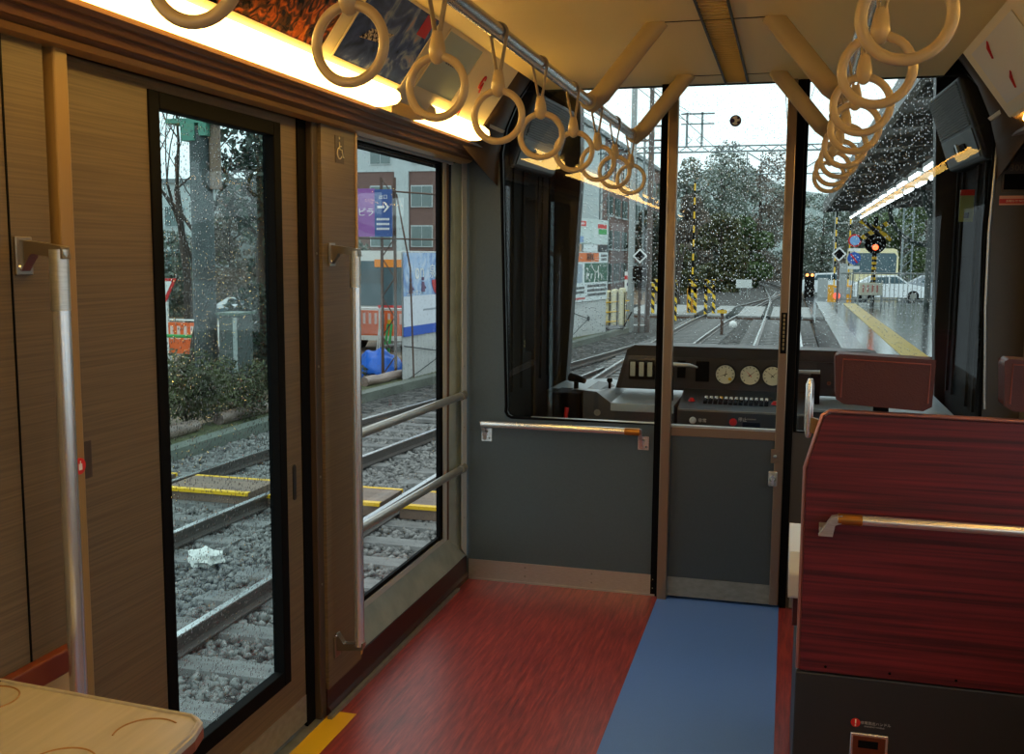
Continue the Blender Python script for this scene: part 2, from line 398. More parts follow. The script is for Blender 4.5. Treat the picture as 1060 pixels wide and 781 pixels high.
hd.build('head_rail', ALU, w1)
pane('window_glass', -1.474, -1.468, 3.158, 4.185, .23, 1.90, w1, RAIN_L, 4)
rv = MB()
for z in (.3, .55, .72, 1.0, 1.3, 1.55, 1.83): rv.lathe((-1.400, 4.335, z), [(.0035, 0), (.002, .002)], 8, 'x')
rv.build('rivet', STEELD, w1)
# outer skin of the left side (keeps the daylight out of the wall)
ow = MB().box(-1.58, -1.55, Y0, -2.9, -.3, 2.2).box(-1.58, -1.55, -2.9, .6, -.3, .8).box(-1.58, -1.55, -2.9, .6, 1.8, 2.2)
ow.box(-1.58, -1.55, .6, 1.9, -.3, 2.2).box(-1.58, -1.55, 1.9, 4.4, -.3, 0).box(-1.58, -1.50, 1.9, 4.4, 1.93, 2.2).box(-1.58, -1.54, 4.62, YW+.1, -.3, 1.2).box(-1.58, -1.54, 5.3, YW+.1, 1.2, 2.2).box(-1.58, -1.54, 4.62, 5.3, 1.9, 2.2)
struct(ow.build('wall_outer_left', DARK))
struct(MB().box(XR+.16, XR+.2, YP-.3, YW+.1, -.3, 2.2).box(XR+.1, XR+.2, Y0, YW+.1, 1.82, 2.2).build('wall_outer_right', DARK))

# safety bars across the window
for z0, z1, lab in ((.885, .868, 'upper of the two steel safety bars across the side window'), (.553, .532, 'lower of the two steel safety bars across the side window')):
    t = thing('safety_bar', (-1.42, 3.7, z0), lab, 'rail', 'window safety bars')
    MB().cyl((-1.405, 3.165, z0), (-1.405, 4.32, z1), .0165, 18).build('bar', STEEL, t)
    MB().cyl((-1.405, 4.30, z1), (-1.405, 4.345, z1), .021, 18).build('end_collar', STEELD, t)

# ------------------------------------------------------------------ partition to the driver's cab (y = 4.38)
def part(name, m, mt, bevel=0): return struct(m.build(name, mt, bevel=bevel))
def rnd(poly, r=.03, n=5):
    out = []; N = len(poly)
    for i in range(N):
        p = Vector(poly[i]); a = Vector(poly[i-1])-p; b = Vector(poly[(i+1) % N])-p
        if poly[i][-1] is None: continue
        k = min(r, a.length*.45, b.length*.45); a.normalize(); b.normalize()
        for j in range(n+1):
            t = j/n; q = p+a*k*(1-t)**2+b*k*t**2
            out.append((q.x, q.y))
    return out
def ring_plate(outer, inner, y0, y1, name, mt, parent=None):
    """plate in the x-z plane with a hole"""
    bm = bmesh.new()
    vo = [bm.verts.new((a, y0, b)) for a, b in outer]; vi = [bm.verts.new((a, y0, b)) for a, b in inner]
    es = [bm.edges.new((vo[i], vo[(i+1) % len(vo)])) for i in range(len(vo))] + [bm.edges.new((vi[i], vi[(i+1) % len(vi)])) for i in range(len(vi))]
    r = bmesh.ops.triangle_fill(bm, use_beauty=True, use_dissolve=False, edges=es)
    fs = [g for g in r['geom'] if isinstance(g, bmesh.types.BMFace)]
    ex = bmesh.ops.extrude_face_region(bm, geom=fs)
    bmesh.ops.translate(bm, vec=(0, y1-y0, 0), verts=[g for g in ex['geom'] if isinstance(g, bmesh.types.BMVert)])
    bmesh.ops.recalc_face_normals(bm, faces=bm.faces)
    me = bpy.data.meshes.new(name); bm.to_mesh(me); bm.free(); me.materials.append(mt)
    o = bpy.data.objects.new(name, me); COL.objects.link(o)
    if parent: o.parent = parent; o.matrix_parent_inverse = Matrix.Translation(-parent_loc(parent))
    return o
def mir(poly): return [(2*CX-a, b) for a, b in poly]
holeL = rnd([(-1.216, .77), (-.5, .77), (-.5, 2.36), (-1.0, 2.33)], .02, 4)
holeL = [(-1.19, .77), (-.535, .77), (-.535, 2.30), (-1.075, 2.285), (-1.10, 2.27), (-1.175, 2.165), (-1.225, 2.05), (-1.245, 1.945), (-1.236, 1.6), (-1.214, .82), (-1.216, .795), (-1.207, .778)]
outL = [(-1.42, 0), (-.525, 0), (-.525, 2.36), (-1.0, 2.40), (-1.42, 2.2)]
struct(ring_plate(outL, holeL, YP, YP+.035, 'wall_front_left', GREY))
holeR = [(.045, .77), (.70, .77), (.745, .79), (.757, .83), (.745, 1.3), (.737, 1.6), (.75, 1.945), (.737, 2.05), (.69, 2.16), (.61, 2.245), (.55, 2.29), (.045, 2.30)]
outR = [(.035, 0), (1.0, 0), (1.0, 2.2), (.6, 2.40), (.035, 2.36)]
struct(ring_plate(outR, holeR, YP, YP+.035, 'wall_front_right', mat('brown_black_laminate', srgb(60, 56, 50), .45)))
# window gaskets around both openings
def gasket(hole, name, m=BLACK, r=.007):
    pts = [(a, YP-.001, b) for a, b in hole]
    return struct(MB().tube(pts, r, 6, closed=True).build(name, m))
gasket(holeL, 'trim_13'); gasket(holeR, 'trim_14')
struct(MB().tube([(.772, YP-.006, 0.9), (.752, YP-.006, 1.3), (.747, YP-.006, 1.6), (.758, YP-.006, 1.95)], .006, 8).build('trim_15', STEEL))
struct(MB().box(-1.10, -.535, YP-.003, YP+.02, .768, .776).build('trim_16', STEEL))
# kick strip
struct(MB().box(-1.39, -.525, YP-.004, YP, .004, .095).box(-1.39, -.525, YP-.007, YP, 0, .008).build('baseboard_front', STEEL))
struct(MB().box(.05, .9, YP-.004, YP, .004, .095).build('baseboard_front_right', STEELD))
rv = MB()
for x in (-1.12, -.81, -.535):
    for z in (.035, .075): rv.lathe((x, YP-.004, z), [(.004, 0), (.002, -.003)], 8, 'y')
struct(rv.build('trim_rivets', STEELD))
# glass of the fixed panels
def glassplate(poly, y0, name):
    return struct(MB().prism(poly, 'y', y0, y0+.006).build(name, GLASS_T))
glassplate([(-1.25, .765), (-.53, .765), (-.53, 2.33), (-1.05, 2.33), (-1.19, 2.17), (-1.25, 2.05)], YP+.015, 'window_2')
glassplate([(.04, .765), (.76, .765), (.77, 2.05), (.69, 2.19), (.55, 2.33), (.04, 2.33)], YP+.015, 'window_3')
# cab door between its two bronze stiles
struct(MB().box(-.545, -.508, YP-.006, YP+.04, 0, 2.213).box(.012, .036, YP-.006, YP+.04, 0, 2.213).build('trim_17', BLACK))
struct(MB().box(-.512, -.470, YP-.045, YP-.005, 0, 2.212).build('trim_18', BRONZE, bevel=.004))
cd = thing('door_2', (-.23, YP, 0), '', ''); del cd['label']; del cd['category']; struct(cd)
MB().box(-.470, -.005, YP-.018, YP+.015, .02, .735).build('door_panel', mat('door_slate', srgb(52, 62, 68), .42, var=.05, vscale=(120, 120, 120)), cd)
MB().box(-.470, -.005, YP-.021, YP-.017, .015, .10).build('kick_plate', STEELD, cd)
MB().box(-.470, -.005, YP-.022, YP+.015, .728, .766).build('mid_rail', BRONZE, cd, bevel=.003)
MB().box(-.470, -.005, YP-.024, YP+.012, .766, .775).build('bright_bead', STEEL, cd)
MB().box(-.034, .004, YP-.03, YP+.012, .015, 2.212).build('door_stile', BRONZE, cd, bevel=.004)
MB().box(-.470, -.034, YP-.004, YP+.002, .775, 2.212).build('door_glass', GLASS_T, cd)
MB().box(-.004, .012, YP-.018, YP+.01, .015, 2.21).build('door_edge', BLACK, cd)
k = MB().box(-.048, -.014, YP-.034, YP-.03, .635, .695).build('keyhole_plate', BRONZE, cd, bevel=.003)
MB().lathe((-.031, YP-.034, .665), [(.008, 0), (.008, -.004), (.002, -.004)], 14, 'y').build('keyhole', STEELD, k)
hp = MB().box(-.056, -.018, YP-.036, YP-.018, .535, .60).build('handle_plate', STEEL, cd, bevel=.006)
MB().lathe((-.037, YP-.036, .568), [(.014, 0), (.012, -.014), (.006, -.02)], 16, 'y').box(-.0415, -.0325, YP-.062, YP-.05, .548, .588).build('turn_knob', CHROME, hp)
lb = MB().box(-.027, -.003, YP-.0325, YP-.030, 1.10, 1.27).build('notice_plate', BLACK, cd)
for i in range(9):
    MB().box(-.019, -.011, YP-.0332, YP-.0324, 1.115+i*.017, 1.127+i*.017).build('notice_mark', mat('faded_gold', srgb(120, 105, 70), .5), lb)
# round sticker on the door glass: a white figure in a dark violet ring
st = MB().lathe((-.24, YP-.005, 2.055), [(.0235, 0), (.0235, -.001)], 28, 'y').build('round_sticker', WHITE)
tag(st, 'small round violet and white sticker high on the cab door glass', 'sticker')
sb = MB()
rg = [((.0235 if k % 2 == 0 else .0235)) for k in range(2)]
n = 32; vs = []; fs = []
for k in range(n):
    t = 2*math.pi*k/n
    ri = .0165 if math.sin(t) < .2 else .0185
    vs += [(-.24+.0232*math.cos(t), YP-.0066, 2.055+.0232*math.sin(t)), (-.24+ri*math.cos(t), YP-.0066, 2.055+ri*math.sin(t))]
fs = [(2*k, 2*((k+1) % n), 2*((k+1) % n)+1, 2*k+1) for k in range(n)]
sb.add(vs, fs)
def disc(m, cx, cz, y, r, a0=0, a1=360, n=18):
    pts = [(cx+r*math.cos(R(a0+(a1-a0)*k/n)), y, cz+r*math.sin(R(a0+(a1-a0)*k/n))) for k in range(n+1)]
    return m.add([(cx, y, cz)]+pts, [(0, k+1, k+2) for k in range(n)])
disc(sb, -.252, 2.056, YP-.0067, .009); disc(sb, -.228, 2.048, YP-.0067, .006); disc(sb, -.229, 2.066, YP-.0067, .005)
sb.build('sticker_emblem', mat('violet_ink', srgb(44, 26, 84), .4), st)

# grab rail on the partition
t = thing('partition_handrail', (-.95, YP, .74), 'chrome grab rail on the slate partition below the cab window', 'rail')
MB().tube([(-1.315, YP-.055, .742), (-.60, YP-.055, .742)], .0155, 18).build('bar', CHROME, t)
MB().cyl((-.665, YP-.055, .742), (-.600, YP-.055, .742), .0162, 18).build('bar_end_sleeve', mat('brass_sleeve', srgb(170, 120, 60), .3, .8), t)
for x, s in ((-1.315, 1), (-.60, 1)):
    br = MB().prism([(YP-.068, .755), (YP-.045, .755), (YP, .71), (YP, .66), (YP-.006, .66), (YP-.02, .70)], 'x', x-.008, x+.008)
    br.box(x-.014 if s > 0 else x-.04, x+.034 if s > 0 else x+.014, YP-.005, YP, .655, .715)
    b = br.build('bracket', CHROME, t)
    MB().lathe((x+.012, YP-.005, .70), [(.005, 0), (.003, -.003)], 8, 'y').lathe((x+.022, YP-.005, .67), [(.005, 0), (.003, -.003)], 8, 'y').build('screw', STEELD, b)

# notices on the right part of the partition
t = thing('number_plate', (.83, YP, 1.81), 'dark brown numbered plate on the right part of the partition', 'sign')
MB().box(.782, .895, YP-.006, YP-.001, 1.755, 1.872).build('plate', mat('plate_brown', srgb(60, 48, 34), .45), t, bevel=.002)
text('3003', .034, (.842, YP-.0065, 1.848), FRONT, mat('plate_ink', srgb(96, 82, 58), .4), t)
MB().box(.79, .888, YP-.008, YP-.006, 1.765, 1.825).build('dark_inset', BLACK, t)
t = thing('warning_strip', (.83, YP, 1.73), 'narrow red and white warning strip below the dark numbered plate', 'sign')
MB().box(.778, .895, YP-.003, YP-.001, 1.706, 1.742).build('strip', mat('strip_pink', srgb(205, 150, 130), .5), t)
MB().box(.778, .895, YP-.004, YP-.003, 1.712, 1.730).build('red_band', mat('strip_red', srgb(180, 40, 34), .5), t)
text('お知らせ NOTICE', .011, (.845, YP-.0045, 1.721), FRONT, mat('strip_cream', srgb(230, 215, 190), .5), t)

# ------------------------------------------------------------------ driver's cab shell
struct(MB().box(-1.50, -1.26, YP+.035, YP+.13, 0, 2.2).build('wall_cab_left_post', CABDK))
cl = MB()
def cabwall(s):
    X = lambda x: CX+s*(x-CX)
    m = MB()
    # side wall leaning inwards; door with an upper window opening y 4.62-5.05, z 1.05-1.75
    def lean(z): return X(-1.29+.03*max(0, (z-1.0)))
    def slab(y0, y1, z0, z1):
        m.add([(lean(z0), y0, z0), (lean(z0), y1, z0), (lean(z1), y1, z1), (lean(z1), y0, z1), (X(-1.40), y0, z0), (X(-1.40), y1, z0), (X(-1.40), y1, z1), (X(-1.40), y0, z1)],
              [(0, 1, 2, 3), (4, 7, 6, 5), (0, 4, 5, 1), (1, 5, 6, 2), (2, 6, 7, 3), (3, 7, 4, 0)])
    slab(YP+.035, 4.86, 0, 2.3); slab(4.86, 5.14, 0, 1.0); slab(4.86, 5.14, 1.78, 2.3); slab(5.14, 5.5, 0, 2.3)
    return m
struct(cabwall(1).build('wall_cab_left', CABDK)); 
cr_ = MB().box(.78, .95, YP+.035, YW, 0, 2.3)
struct(cr_.build('wall_cab_right', CABDK))
# cab side door details
for s, x in ((1, -1.262), (-1, .775)):
    m = MB()
    for yy in (4.62, 4.80, 5.2, 5.36): m.box(min(x, x+s*.012), max(x, x+s*.012), yy, yy+.03, .85, 1.95)
    struct(m.build('trim_cab_%s' % ('left' if s == 1 else 'right'), CABDK))
struct(MB().box(-1.30, -1.294, 4.85, 5.15, .99, 1.79).build('window_4', GLASS))
# windscreen pillars and frame: opening between the sloping pillars
outW = [(-1.62, -.3), (1.14, -.3), (1.14, 2.2), (.7, 2.56), (-1.2, 2.56), (-1.62, 2.2)]
inW = [(-1.185, .745), (.735, .745), (.655, 2.44), (-1.125, 2.44), (-1.115, 1.9)]
struct(ring_plate(outW, inW, YW, YW+.10, 'wall_windscreen', DARK))
ws = MB().prism([(-1.2, .73), (.75, .73), (.68, 2.46), (-1.13, 2.46)], 'y', YW+.05, YW+.057)
o = ws.build('window_5', [GLASS, RAIN_W])
for p in o.data.polygons: p.material_index = 1 if p.normal.y > .9 else 0
struct(o)
# cab ceiling
struct(MB().box(-1.25, .75, YP+.03, 4.46, 2.213, 2.50).build('ceiling_cab', CABDK))

# speaker boxes in the upper corners of the cab
def speaker(s, label):
    X = lambda x: CX+s*(x-CX)
    t = thing('corner_speaker', (X(-1.1), 4.75, 2.1), label, 'speaker', 'cab corner speakers')
    # housing: leaning slab whose face looks into the car
    # box leaning along the roof curve; its louvred face looks across the cab
    def F(u, z, o=0.0):                       # u 0 near .. 1 far along the face
        off = (.985-.105*(z-1.93)/.29)*(1-u)+(.95-.10*(z-1.93)/.29)*u-o
        return (CX-s*off, 4.56+.70*u, z)
    def slab(u0, u1, z0, z1, o0, o1):
        c_ = [F(u0, z0, o0), F(u1, z0, o0), F(u1, z1, o0), F(u0, z1, o0), F(u0, z0, o1), F(u1, z0, o1), F(u1, z1, o1), F(u0, z1, o1)]
        return MB().add(c_, [(0, 1, 2, 3), (4, 5, 6, 7), (0, 1, 5, 4), (1, 2, 6, 5), (2, 3, 7, 6), (3, 0, 4, 7)])
    slab(0, 1, 1.90, 2.235, 0, -.09).build('housing', DARK, t, bevel=.018, seg=3)
    g = MB()
    for i in range(17):
        z = 2.215-i*.0105; q = slab(.06, .94, z-.003, z+.0025, .007, .0); g.add(q.v, q.f)
    g.build('grille', mat('grille_grey', srgb(108, 110, 108), .45), t)
    slab(.05, .95, 1.915, 2.03, .005, 0).build('lower_panel', mat('speaker_panel', srgb(80, 84, 84), .4), t, bevel=.002)
    sw = slab(.30, .58, 1.955, 1.985, .014, .005).build('switch_block', BLACK, t)
    slab(.42, .46, 1.948, 1.99, .026, .014).build('toggle', CHROME, sw)
    return t
speaker(1, 'dark grilled corner speaker box at the upper left of the cab')
speaker(-1, 'dark grilled corner speaker box at the upper right of the cab')
# coiled cord and card on the right cab wall
t = MB(); pts = []
for k in range(160):
    a = k*.9; u = k/160
    pts.append((.758+.006*math.cos(a), 4.47+.006*math.sin(a), 1.42-.34*u))
t.tube(pts, .0025, 5); tag(t.build('coiled_cord', BLACK), 'black coiled handset cord hanging by the right cab wall', 'cord')
t = thing('safety_card', (.70, 4.9, 1.72), 'small green card with a red top on the right cab wall', 'sign')
MB().box(.716, .774, 4.93, 4.936, 1.66, 1.80).build('card', mat('pale_green_card', srgb(150, 175, 120), .5), t)
MB().box(.716, .774, 4.926, 4.930, 1.775, 1.80).build('red_top', RED, t); MB().box(.735, .755, 4.926, 4.930, 1.675, 1.70).build('black_symbol', BLACK, t)

# ------------------------------------------------------------------ driver's console
con = thing('driver_console', (-.3, 5.0, 0), "dark driver's desk with gauges and rows of switches behind the partition", 'console')
LTOP = mat('pale_desk_top', srgb(150, 164, 172), .35)
DNAVY = mat('navy_desk', srgb(40, 48, 56), .45)
HOOD = mat('hood_black', srgb(36, 33, 33), .5)
MB().box(-1.2, .72, 5.12, YW, .0, .80).build('body', DNAVY, con)
MB().prism([(-.935, .0), (-.50, 0), (-.50, .80), (-.80, .80), (-.87, .85), (-.935, .855)], 'y', 4.75, 5.14).build('left_cabinet', DNAVY, con, bevel=.004)
MB().add([(-.93, 4.745, .858), (-.87, 4.745, .854), (-.80, 4.745, .803), (-.50, 4.745, .803), (-.50, 5.49, .806), (-.80, 5.49, .806), (-.93, 5.49, .83), (-1.18, 5.49, .808), (-1.18, 5.15, .808)],
         [(0, 1, 6), (1, 2, 5, 6), (2, 3, 4, 5), (0, 6, 7, 8)]).build('desk_top', LTOP, con)
MB().box(-.80, -.50, 4.738, 4.752, .765, .804).build('desk_lip', LTOP, con, bevel=.004)
MB().lathe((-.865, 4.75, .752), [(.016, 0), (.016, -.004), (.010, -.004), (.010, -.001)], 18, 'y').build('lock', STEELD, con)
MB().box(-.78, -.68, 4.746, 4.75, .70, .712).build('blue_label', BLUE, con)
# instrument hood
hd = [(-.83, .835), (.42, .835), (.42, 1.045), (.36, 1.055), (-.735, 1.055), (-.775, 1.03)]
MB().prism(hd, 'y', 5.06, 5.24).build('instrument_hood', HOOD, con, bevel=.008)
MB().prism([(-.80, .845), (.41, .845), (.41, .86), (.41, 1.0), (-.765, 1.0)], 'y', 5.052, 5.062).build('instrument_face', mat('face_brown_black', srgb(50, 46, 46), .45), con)
lp = MB().box(-.762, -.632, 5.044, 5.052, .885, .985).build('lamp_window', BLACK, con, bevel=.003)
for x in (-.742, -.698, -.656):
    MB().box(x-.0125, x+.0125, 5.038, 5.045, .90, .972).build('white_tube', mat('tube_white', srgb(190, 196, 184), .35), lp, bevel=.004)
for i, x in enumerate((-.286, -.168, -.062)):
    g = MB().lathe((x, 5.052, .925), [(.052, 0), (.052, -.014), (.046, -.016), (.046, -.010)], 28, 'y').build('gauge', DARK, con)
    MB().lathe((x, 5.041, .925), [(.046, 0), (.046, -.001)], 28, 'y').build('dial', mat('dial_cream', srgb(212, 212, 186), .4), g)
    tk = MB()
    for k in range(11):
        a = R(225-27*k); c0 = Vector((math.cos(a), 0, math.sin(a))); p = Vector((x, 5.0395, .925)); q = Vector((-c0.z, 0, c0.x))*.0015
        tk.add([p+c0*.034-q, p+c0*.034+q, p+c0*.042+q, p+c0*.042-q], [(0, 1, 2, 3)])
    tk.build('tick_marks', BLACK, g)
    for cc, a in ((BLACK, (200, 40, 140)[i]), (RED if i == 1 else BLACK, (80, 130, 40)[i])):
        a = R(a); c0 = Vector((math.cos(a), 0, math.sin(a))); p = Vector((x, 5.039, .925)); q = Vector((-c0.z, 0, c0.x))*.002
        MB().add([p-c0*.010-q, p-c0*.010+q, p+c0*.036], [(0, 1, 2)]).build('needle', cc, g)
    if i == 0: MB().lathe((x+.022, 5.0385, .903), [(.008, 0), (.008, -.001)], 14, 'y').build('yellow_mark', YEL, g)
MB().box(-.52, -.48, 5.04, 5.052, .90, .985).build('dark_switch_box', BLACK, con)
MB().box(-.43, -.365, 5.038, 5.052, .885, .985).build('display', BLACK, con, bevel=.003)
MB().box(.14, .36, 5.044, 5.052, .87, 1.0).build('right_panel', HOOD, con)
MB().lathe((.20, 5.044, .90), [(.010, 0), (.008, -.006)], 12, 'y').build('orange_button', mat('dim_orange', srgb(120, 60, 30), .4), con)
# sloping switch desk
MB().prism([(4.76, 0), (4.76, .788), (5.055, .848), (5.055, 0)], 'x', -.485, .10).build('switch_desk', mat('teal_grey_desk', srgb(52, 62, 66), .42), con, bevel=.003)
MB().box(-.485, .10, 4.752, 4.762, .55, .782).build('desk_front', mat('front_panel', srgb(48, 52, 54), .42), con)
MB().box(-.48, .09, 4.750, 4.762, .780, .788).build('desk_edge', STEELD, con)
def onslope(y): return .788+(y-4.76)/(5.055-4.76)*.06
for k in range(13):
    x = -.365+k*.0235
    b = MB().add([(x-.009, 4.84, onslope(4.84)+.001), (x+.009, 4.84, onslope(4.84)+.001), (x+.009, 4.90, onslope(4.90)+.001), (x-.009, 4.90, onslope(4.90)+.001),
                  (x-.009, 4.84, onslope(4.84)+.006), (x+.009, 4.84, onslope(4.84)+.006), (x+.009, 4.90, onslope(4.90)+.006), (x-.009, 4.90, onslope(4.90)+.006)],
                 [(0, 1, 2, 3), (4, 5, 6, 7), (0, 1, 5, 4), (1, 2, 6, 5), (2, 3, 7, 6), (3, 0, 4, 7)]).build('switch_plate', BLACK, con)
    MB().cyl((x, 4.87, onslope(4.87)+.004), (x, 4.862, onslope(4.87)+.022), .003, 8).build('toggle', CHROME, b)
    MB().box(x-.007, x+.007, 4.915, 4.925, onslope(4.92), onslope(4.92)+.012).build('switch_label', YEL if k == 3 else WHITE, b)
for x, y, mm in ((-.43, 4.87, RED), (-.045, 4.87, RED), (-.02, 4.93, DARK), (-.07, 4.93, DARK)):
    MB().lathe((x, y, onslope(y)), [(.016, 0), (.016, .006), (.011, .008), (.010, .016)], 16).build('desk_knob', mm, con)
MB().lathe((-.412, 4.752, .737), [(.016, 0), (.016, -.006), (.011, -.010)], 20, 'y').build('white_button', WHITE, con)
MB().lathe((-.227, 4.752, .737), [(.018, 0), (.018, -.006), (.013, -.012)], 20, 'y').build('red_button', RED, con)
cs = MB().box(-.185, -.105, 4.744, 4.752, .705, .740).build('card_slot', BLACK, con, bevel=.003)
MB().box(-.165, -.125, 4.745, 4.752, .752, .756).build('slot_label', STEELD, con)
text('非常', .020, (-.368, 4.7505, .737), FRONT, WHITE, con); text('停止', .020, (-.185, 4.7505, .750), FRONT, WHITE, con)
# handset / small lever on the left top, brake and controller handles
l_ = MB().lathe((-.85, 5.0, .806), [(.030, 0), (.030, .012), (.012, .016)], 16).box(-.885, -.815, 4.98, 5.02, .806, .818).build('lever_base', STEELD, con)
MB().cyl((-.85, 5.0, .81), (-.85, 5.0, .875), .007, 10).lathe((-.85, 5.0, .868), [(.010, 0), (.016, .010), (.012, .022)], 14).build('lever', BLACK, l_)
def controller(x, y, z0, name_l, ang):
    b = MB().box(x-.022, x+.022, y-.02, y+.02, .79, z0).build('controller_post', BLACK, con, bevel=.004)
    c0 = Vector((math.cos(ang), math.sin(ang), 0))
    MB().tube([Vector((x, y, z0+.004))-c0*.02, Vector((x, y, z0+.006))+c0*.10, Vector((x, y, z0-.002))+c0*.14], [.012, .008, .004], 10).build('controller_handle', STEEL, b)
controller(-.545, 4.90, .975, 'l', R(-10))
controller(.135, 4.95, .955, 'r', R(180))
MB().box(.10, .72, 4.78, 5.2, .0, .80).build('right_cabinet', DNAVY, con)
MB().box(.10, .72, 4.76, 5.5, .80, .812).build('right_top', LTOP, con)
# dark box with red handle at far left
MB().box(-1.09, -.95, 4.76, 4.95, .3, .84).build('handbrake_box', BLACK, con, bevel=.006)
MB().tube([(-1.015, 4.745, .70), (-1.015, 4.735, .73), (-1.012, 4.745, .77)], .010, 8).build('red_handle', RED, con)
MB().cyl((-1.0, 4.9, .84), (-1.0, 4.9, .885), .012, 10).build('lamp_stem', BLACK, con)
MB().tube([(-1.03, 4.9, .90), (-.985, 4.88, .895), (-.95, 4.87, .885)], [.022, .018, .012], 12).build('lamp_head', BLACK, con)

# ------------------------------------------------------------------ ventilation strip in the ceiling
t = thing('ventilation_grille', (-.24, 1.5, 2.213), 'long louvred ventilation strip down the middle of the ceiling', 'grille')
MB().box(-.288, -.281, -2.5, 4.40, 2.204, 2.2128).box(-.199, -.192, -2.5, 4.40, 2.204, 2.2128).build('frame', mat('grille_edge', srgb(50, 40, 26), .5), t)
lv = MB()
y = 1.2; y = -2.5
while y < 4.37:
    lv.add([(-.281, y, 2.206), (-.199, y, 2.206), (-.199, y+.034, 2.2128), (-.281, y+.034, 2.2128), (-.281, y+.003, 2.2128), (-.199, y+.003, 2.2128)], [(0, 1, 2, 3), (0, 1, 5, 4), (0, 3, 4), (1, 2, 5)]); y += .038
lv.build('louvres', mat('louvre_cream', srgb(214, 190, 130), .45), t, kind='stuff')

# ------------------------------------------------------------------ strap rails with their diagonal supports
RZ, RX = 1.98, .38
for s, nm in ((1, 'left'), (-1, 'right')):
    xr = CX-s*RX
    t = thing('strap_rail', (xr, 2, RZ), 'chrome hanging rail on the %s side of the ceiling' % nm, 'rail')
    MB().cyl((xr, -2.6, RZ), (xr, 4.20, RZ), .0165, 20).build('rail', CHROME, t)
    for yy in (4.18, 3.24, 1.1, -.9):
        m = MB()
        top = (CX-s*.165, yy, 2.222); 
        m.tube([(xr-s*.008, yy, RZ-.010), (xr+s*.035, yy, RZ+.022), top], .031, 18, ry=.022, up=(0.7*-s, 0, .7))
        m.build('diagonal_support', mat('support_cream', srgb(180, 160, 118), .4), t)
        MB().cyl((xr, yy-.028, RZ), (xr, yy+.028, RZ), .0265, 18).build('rail_clamp', mat('support_cream', srgb(180, 160, 118), .4), t)

# straps
def make_strap(x, y, label):
    t = thing('hanging_strap', (x, y, RZ), label, 'strap', 'hanging straps')
    LOCS[t.name] = (x, y, RZ)
    zc = RZ-.178
    n = 40; m = MB()
    m.tube([(x+.0545*math.cos(2*math.pi*k/n), y, zc+.0545*math.sin(2*math.pi*k/n)) for k in range(n)], .0078, 12, closed=True, ry=.0068)
    m.build('ring', RING, t)
    m = MB().lathe((x, y, zc+.042), [(.004, -.002), (.010, .002), (.0145, .012), (.0155, .022), (.0135, .036), (.0105, .05), (.009, .056)], 16)
    m.build('knob', RING, t)
    m = MB(); zk = zc+.096
    p = [(x-.002, zk), (x-.0195, RZ+.002)]
    arc = [(x-.0195*math.cos(a), RZ+.0195*math.sin(a)) for a in [math.pi*k/10 for k in range(11)]]
    path = [(x-.004, y, zk-.004)] + [(a, y, b) for a, b in arc] + [(x+.004, y, zk-.004)]
    m.tube(path, .0028, 8, ry=.009, up=(1, 0, 0))
    m.build('belt', STRAP, t)
    return t
ysL = [1.006, 1.404, 1.793, 2.191, 2.568, 2.974, 3.359, 3.72, 4.09]
ord_ = ['nearest', 'second nearest', 'third nearest', 'fourth nearest', 'middle', 'fourth from the cab', 'third from the cab', 'second from the cab', 'last before the cab']
first = None
for s, nm in ((1, 'left'), (-1, 'right')):
    for i, y in enumerate(ysL):
        x = CX-s*RX; lab = 'ivory ring strap on the %s rail, %s' % (nm, ord_[i])
        if first is None: first = make_strap(x, y, lab); P0 = (x, y)
        else: copy_tree(first, (x, y, RZ), lab, rot=(0, R(random.uniform(-2, 2)), R(random.uniform(-5, 5))))

# ------------------------------------------------------------------ handrails by the door
def hrail(y, z0, z1, label, x=-1.40, lower=True):
    t = thing('door_handrail', (x, y, z0), label, 'rail', 'upright door handrails')
    xo = x+.082
    MB().cyl((xo, y, z0), (xo, y, z1), .0165, 18).build('bar', CHROME, t)
    MB().cyl((xo, y, z1-.11), (xo, y, z1+.004), .0175, 18).build('upper_sleeve', STEEL, t)
    for zz in ((z1, z0) if lower else (z1,)):
        sgn = 1 if zz == z1 else -1
        b = MB().prism([(x+.004, zz+.022*sgn), (xo+.014, zz+.010*sgn), (xo+.018, zz-.014*sgn), (x+.03, zz-.004*sgn), (x+.006, zz-.038*sgn)], 'y', y-.012, y+.012)
        b.box(x, x+.006, y-.022, y+.022, zz-.045, zz+.028)
        o = b.build('bracket', mat('bracket_steel', srgb(150, 140, 128), .3, .9), t, bevel=.002)
        MB().lathe((x+.006, y-.012, zz-.03*sgn), [(.005, 0), (.003, .003)], 8, 'x').lathe((x+.006, y+.012, zz-.03*sgn), [(.005, 0), (.003, .003)], 8, 'x').build('screw', CHROME, o)
hrail(1.62, .36, 1.50, 'tall chrome handrail left of the sliding door')
hrail(2.955, .225, 1.505, 'slim chrome handrail on the column beside the window', x=-1.395)
t = thing('door_button', (-1.39, 1.74, 1.06), 'red round emergency hand button on the post by the door', 'button')
MB().lathe((-1.392, 1.742, 1.063), [(.017, 0), (.017, .003)], 24, 'x').build('red_disc', RED, t)
MB().box(-1.389, -1.3885, 1.738, 1.748, 1.055, 1.068).box(-1.389, -1.3885, 1.742, 1.7445, 1.066, 1.074).build('hand_symbol', WHITE, t)
# wheelchair sticker on the column
t = thing('wheelchair_sign', (-1.394, 3.03, 1.84), 'small wheelchair symbol plate high on the column', 'sign')
MB().box(-1.395, -1.3938, 2.995, 3.06, 1.785, 1.87).build('plate', mat('sign_brown', srgb(58, 44, 28), .5), t)
m = MB(); X_ = -1.3932
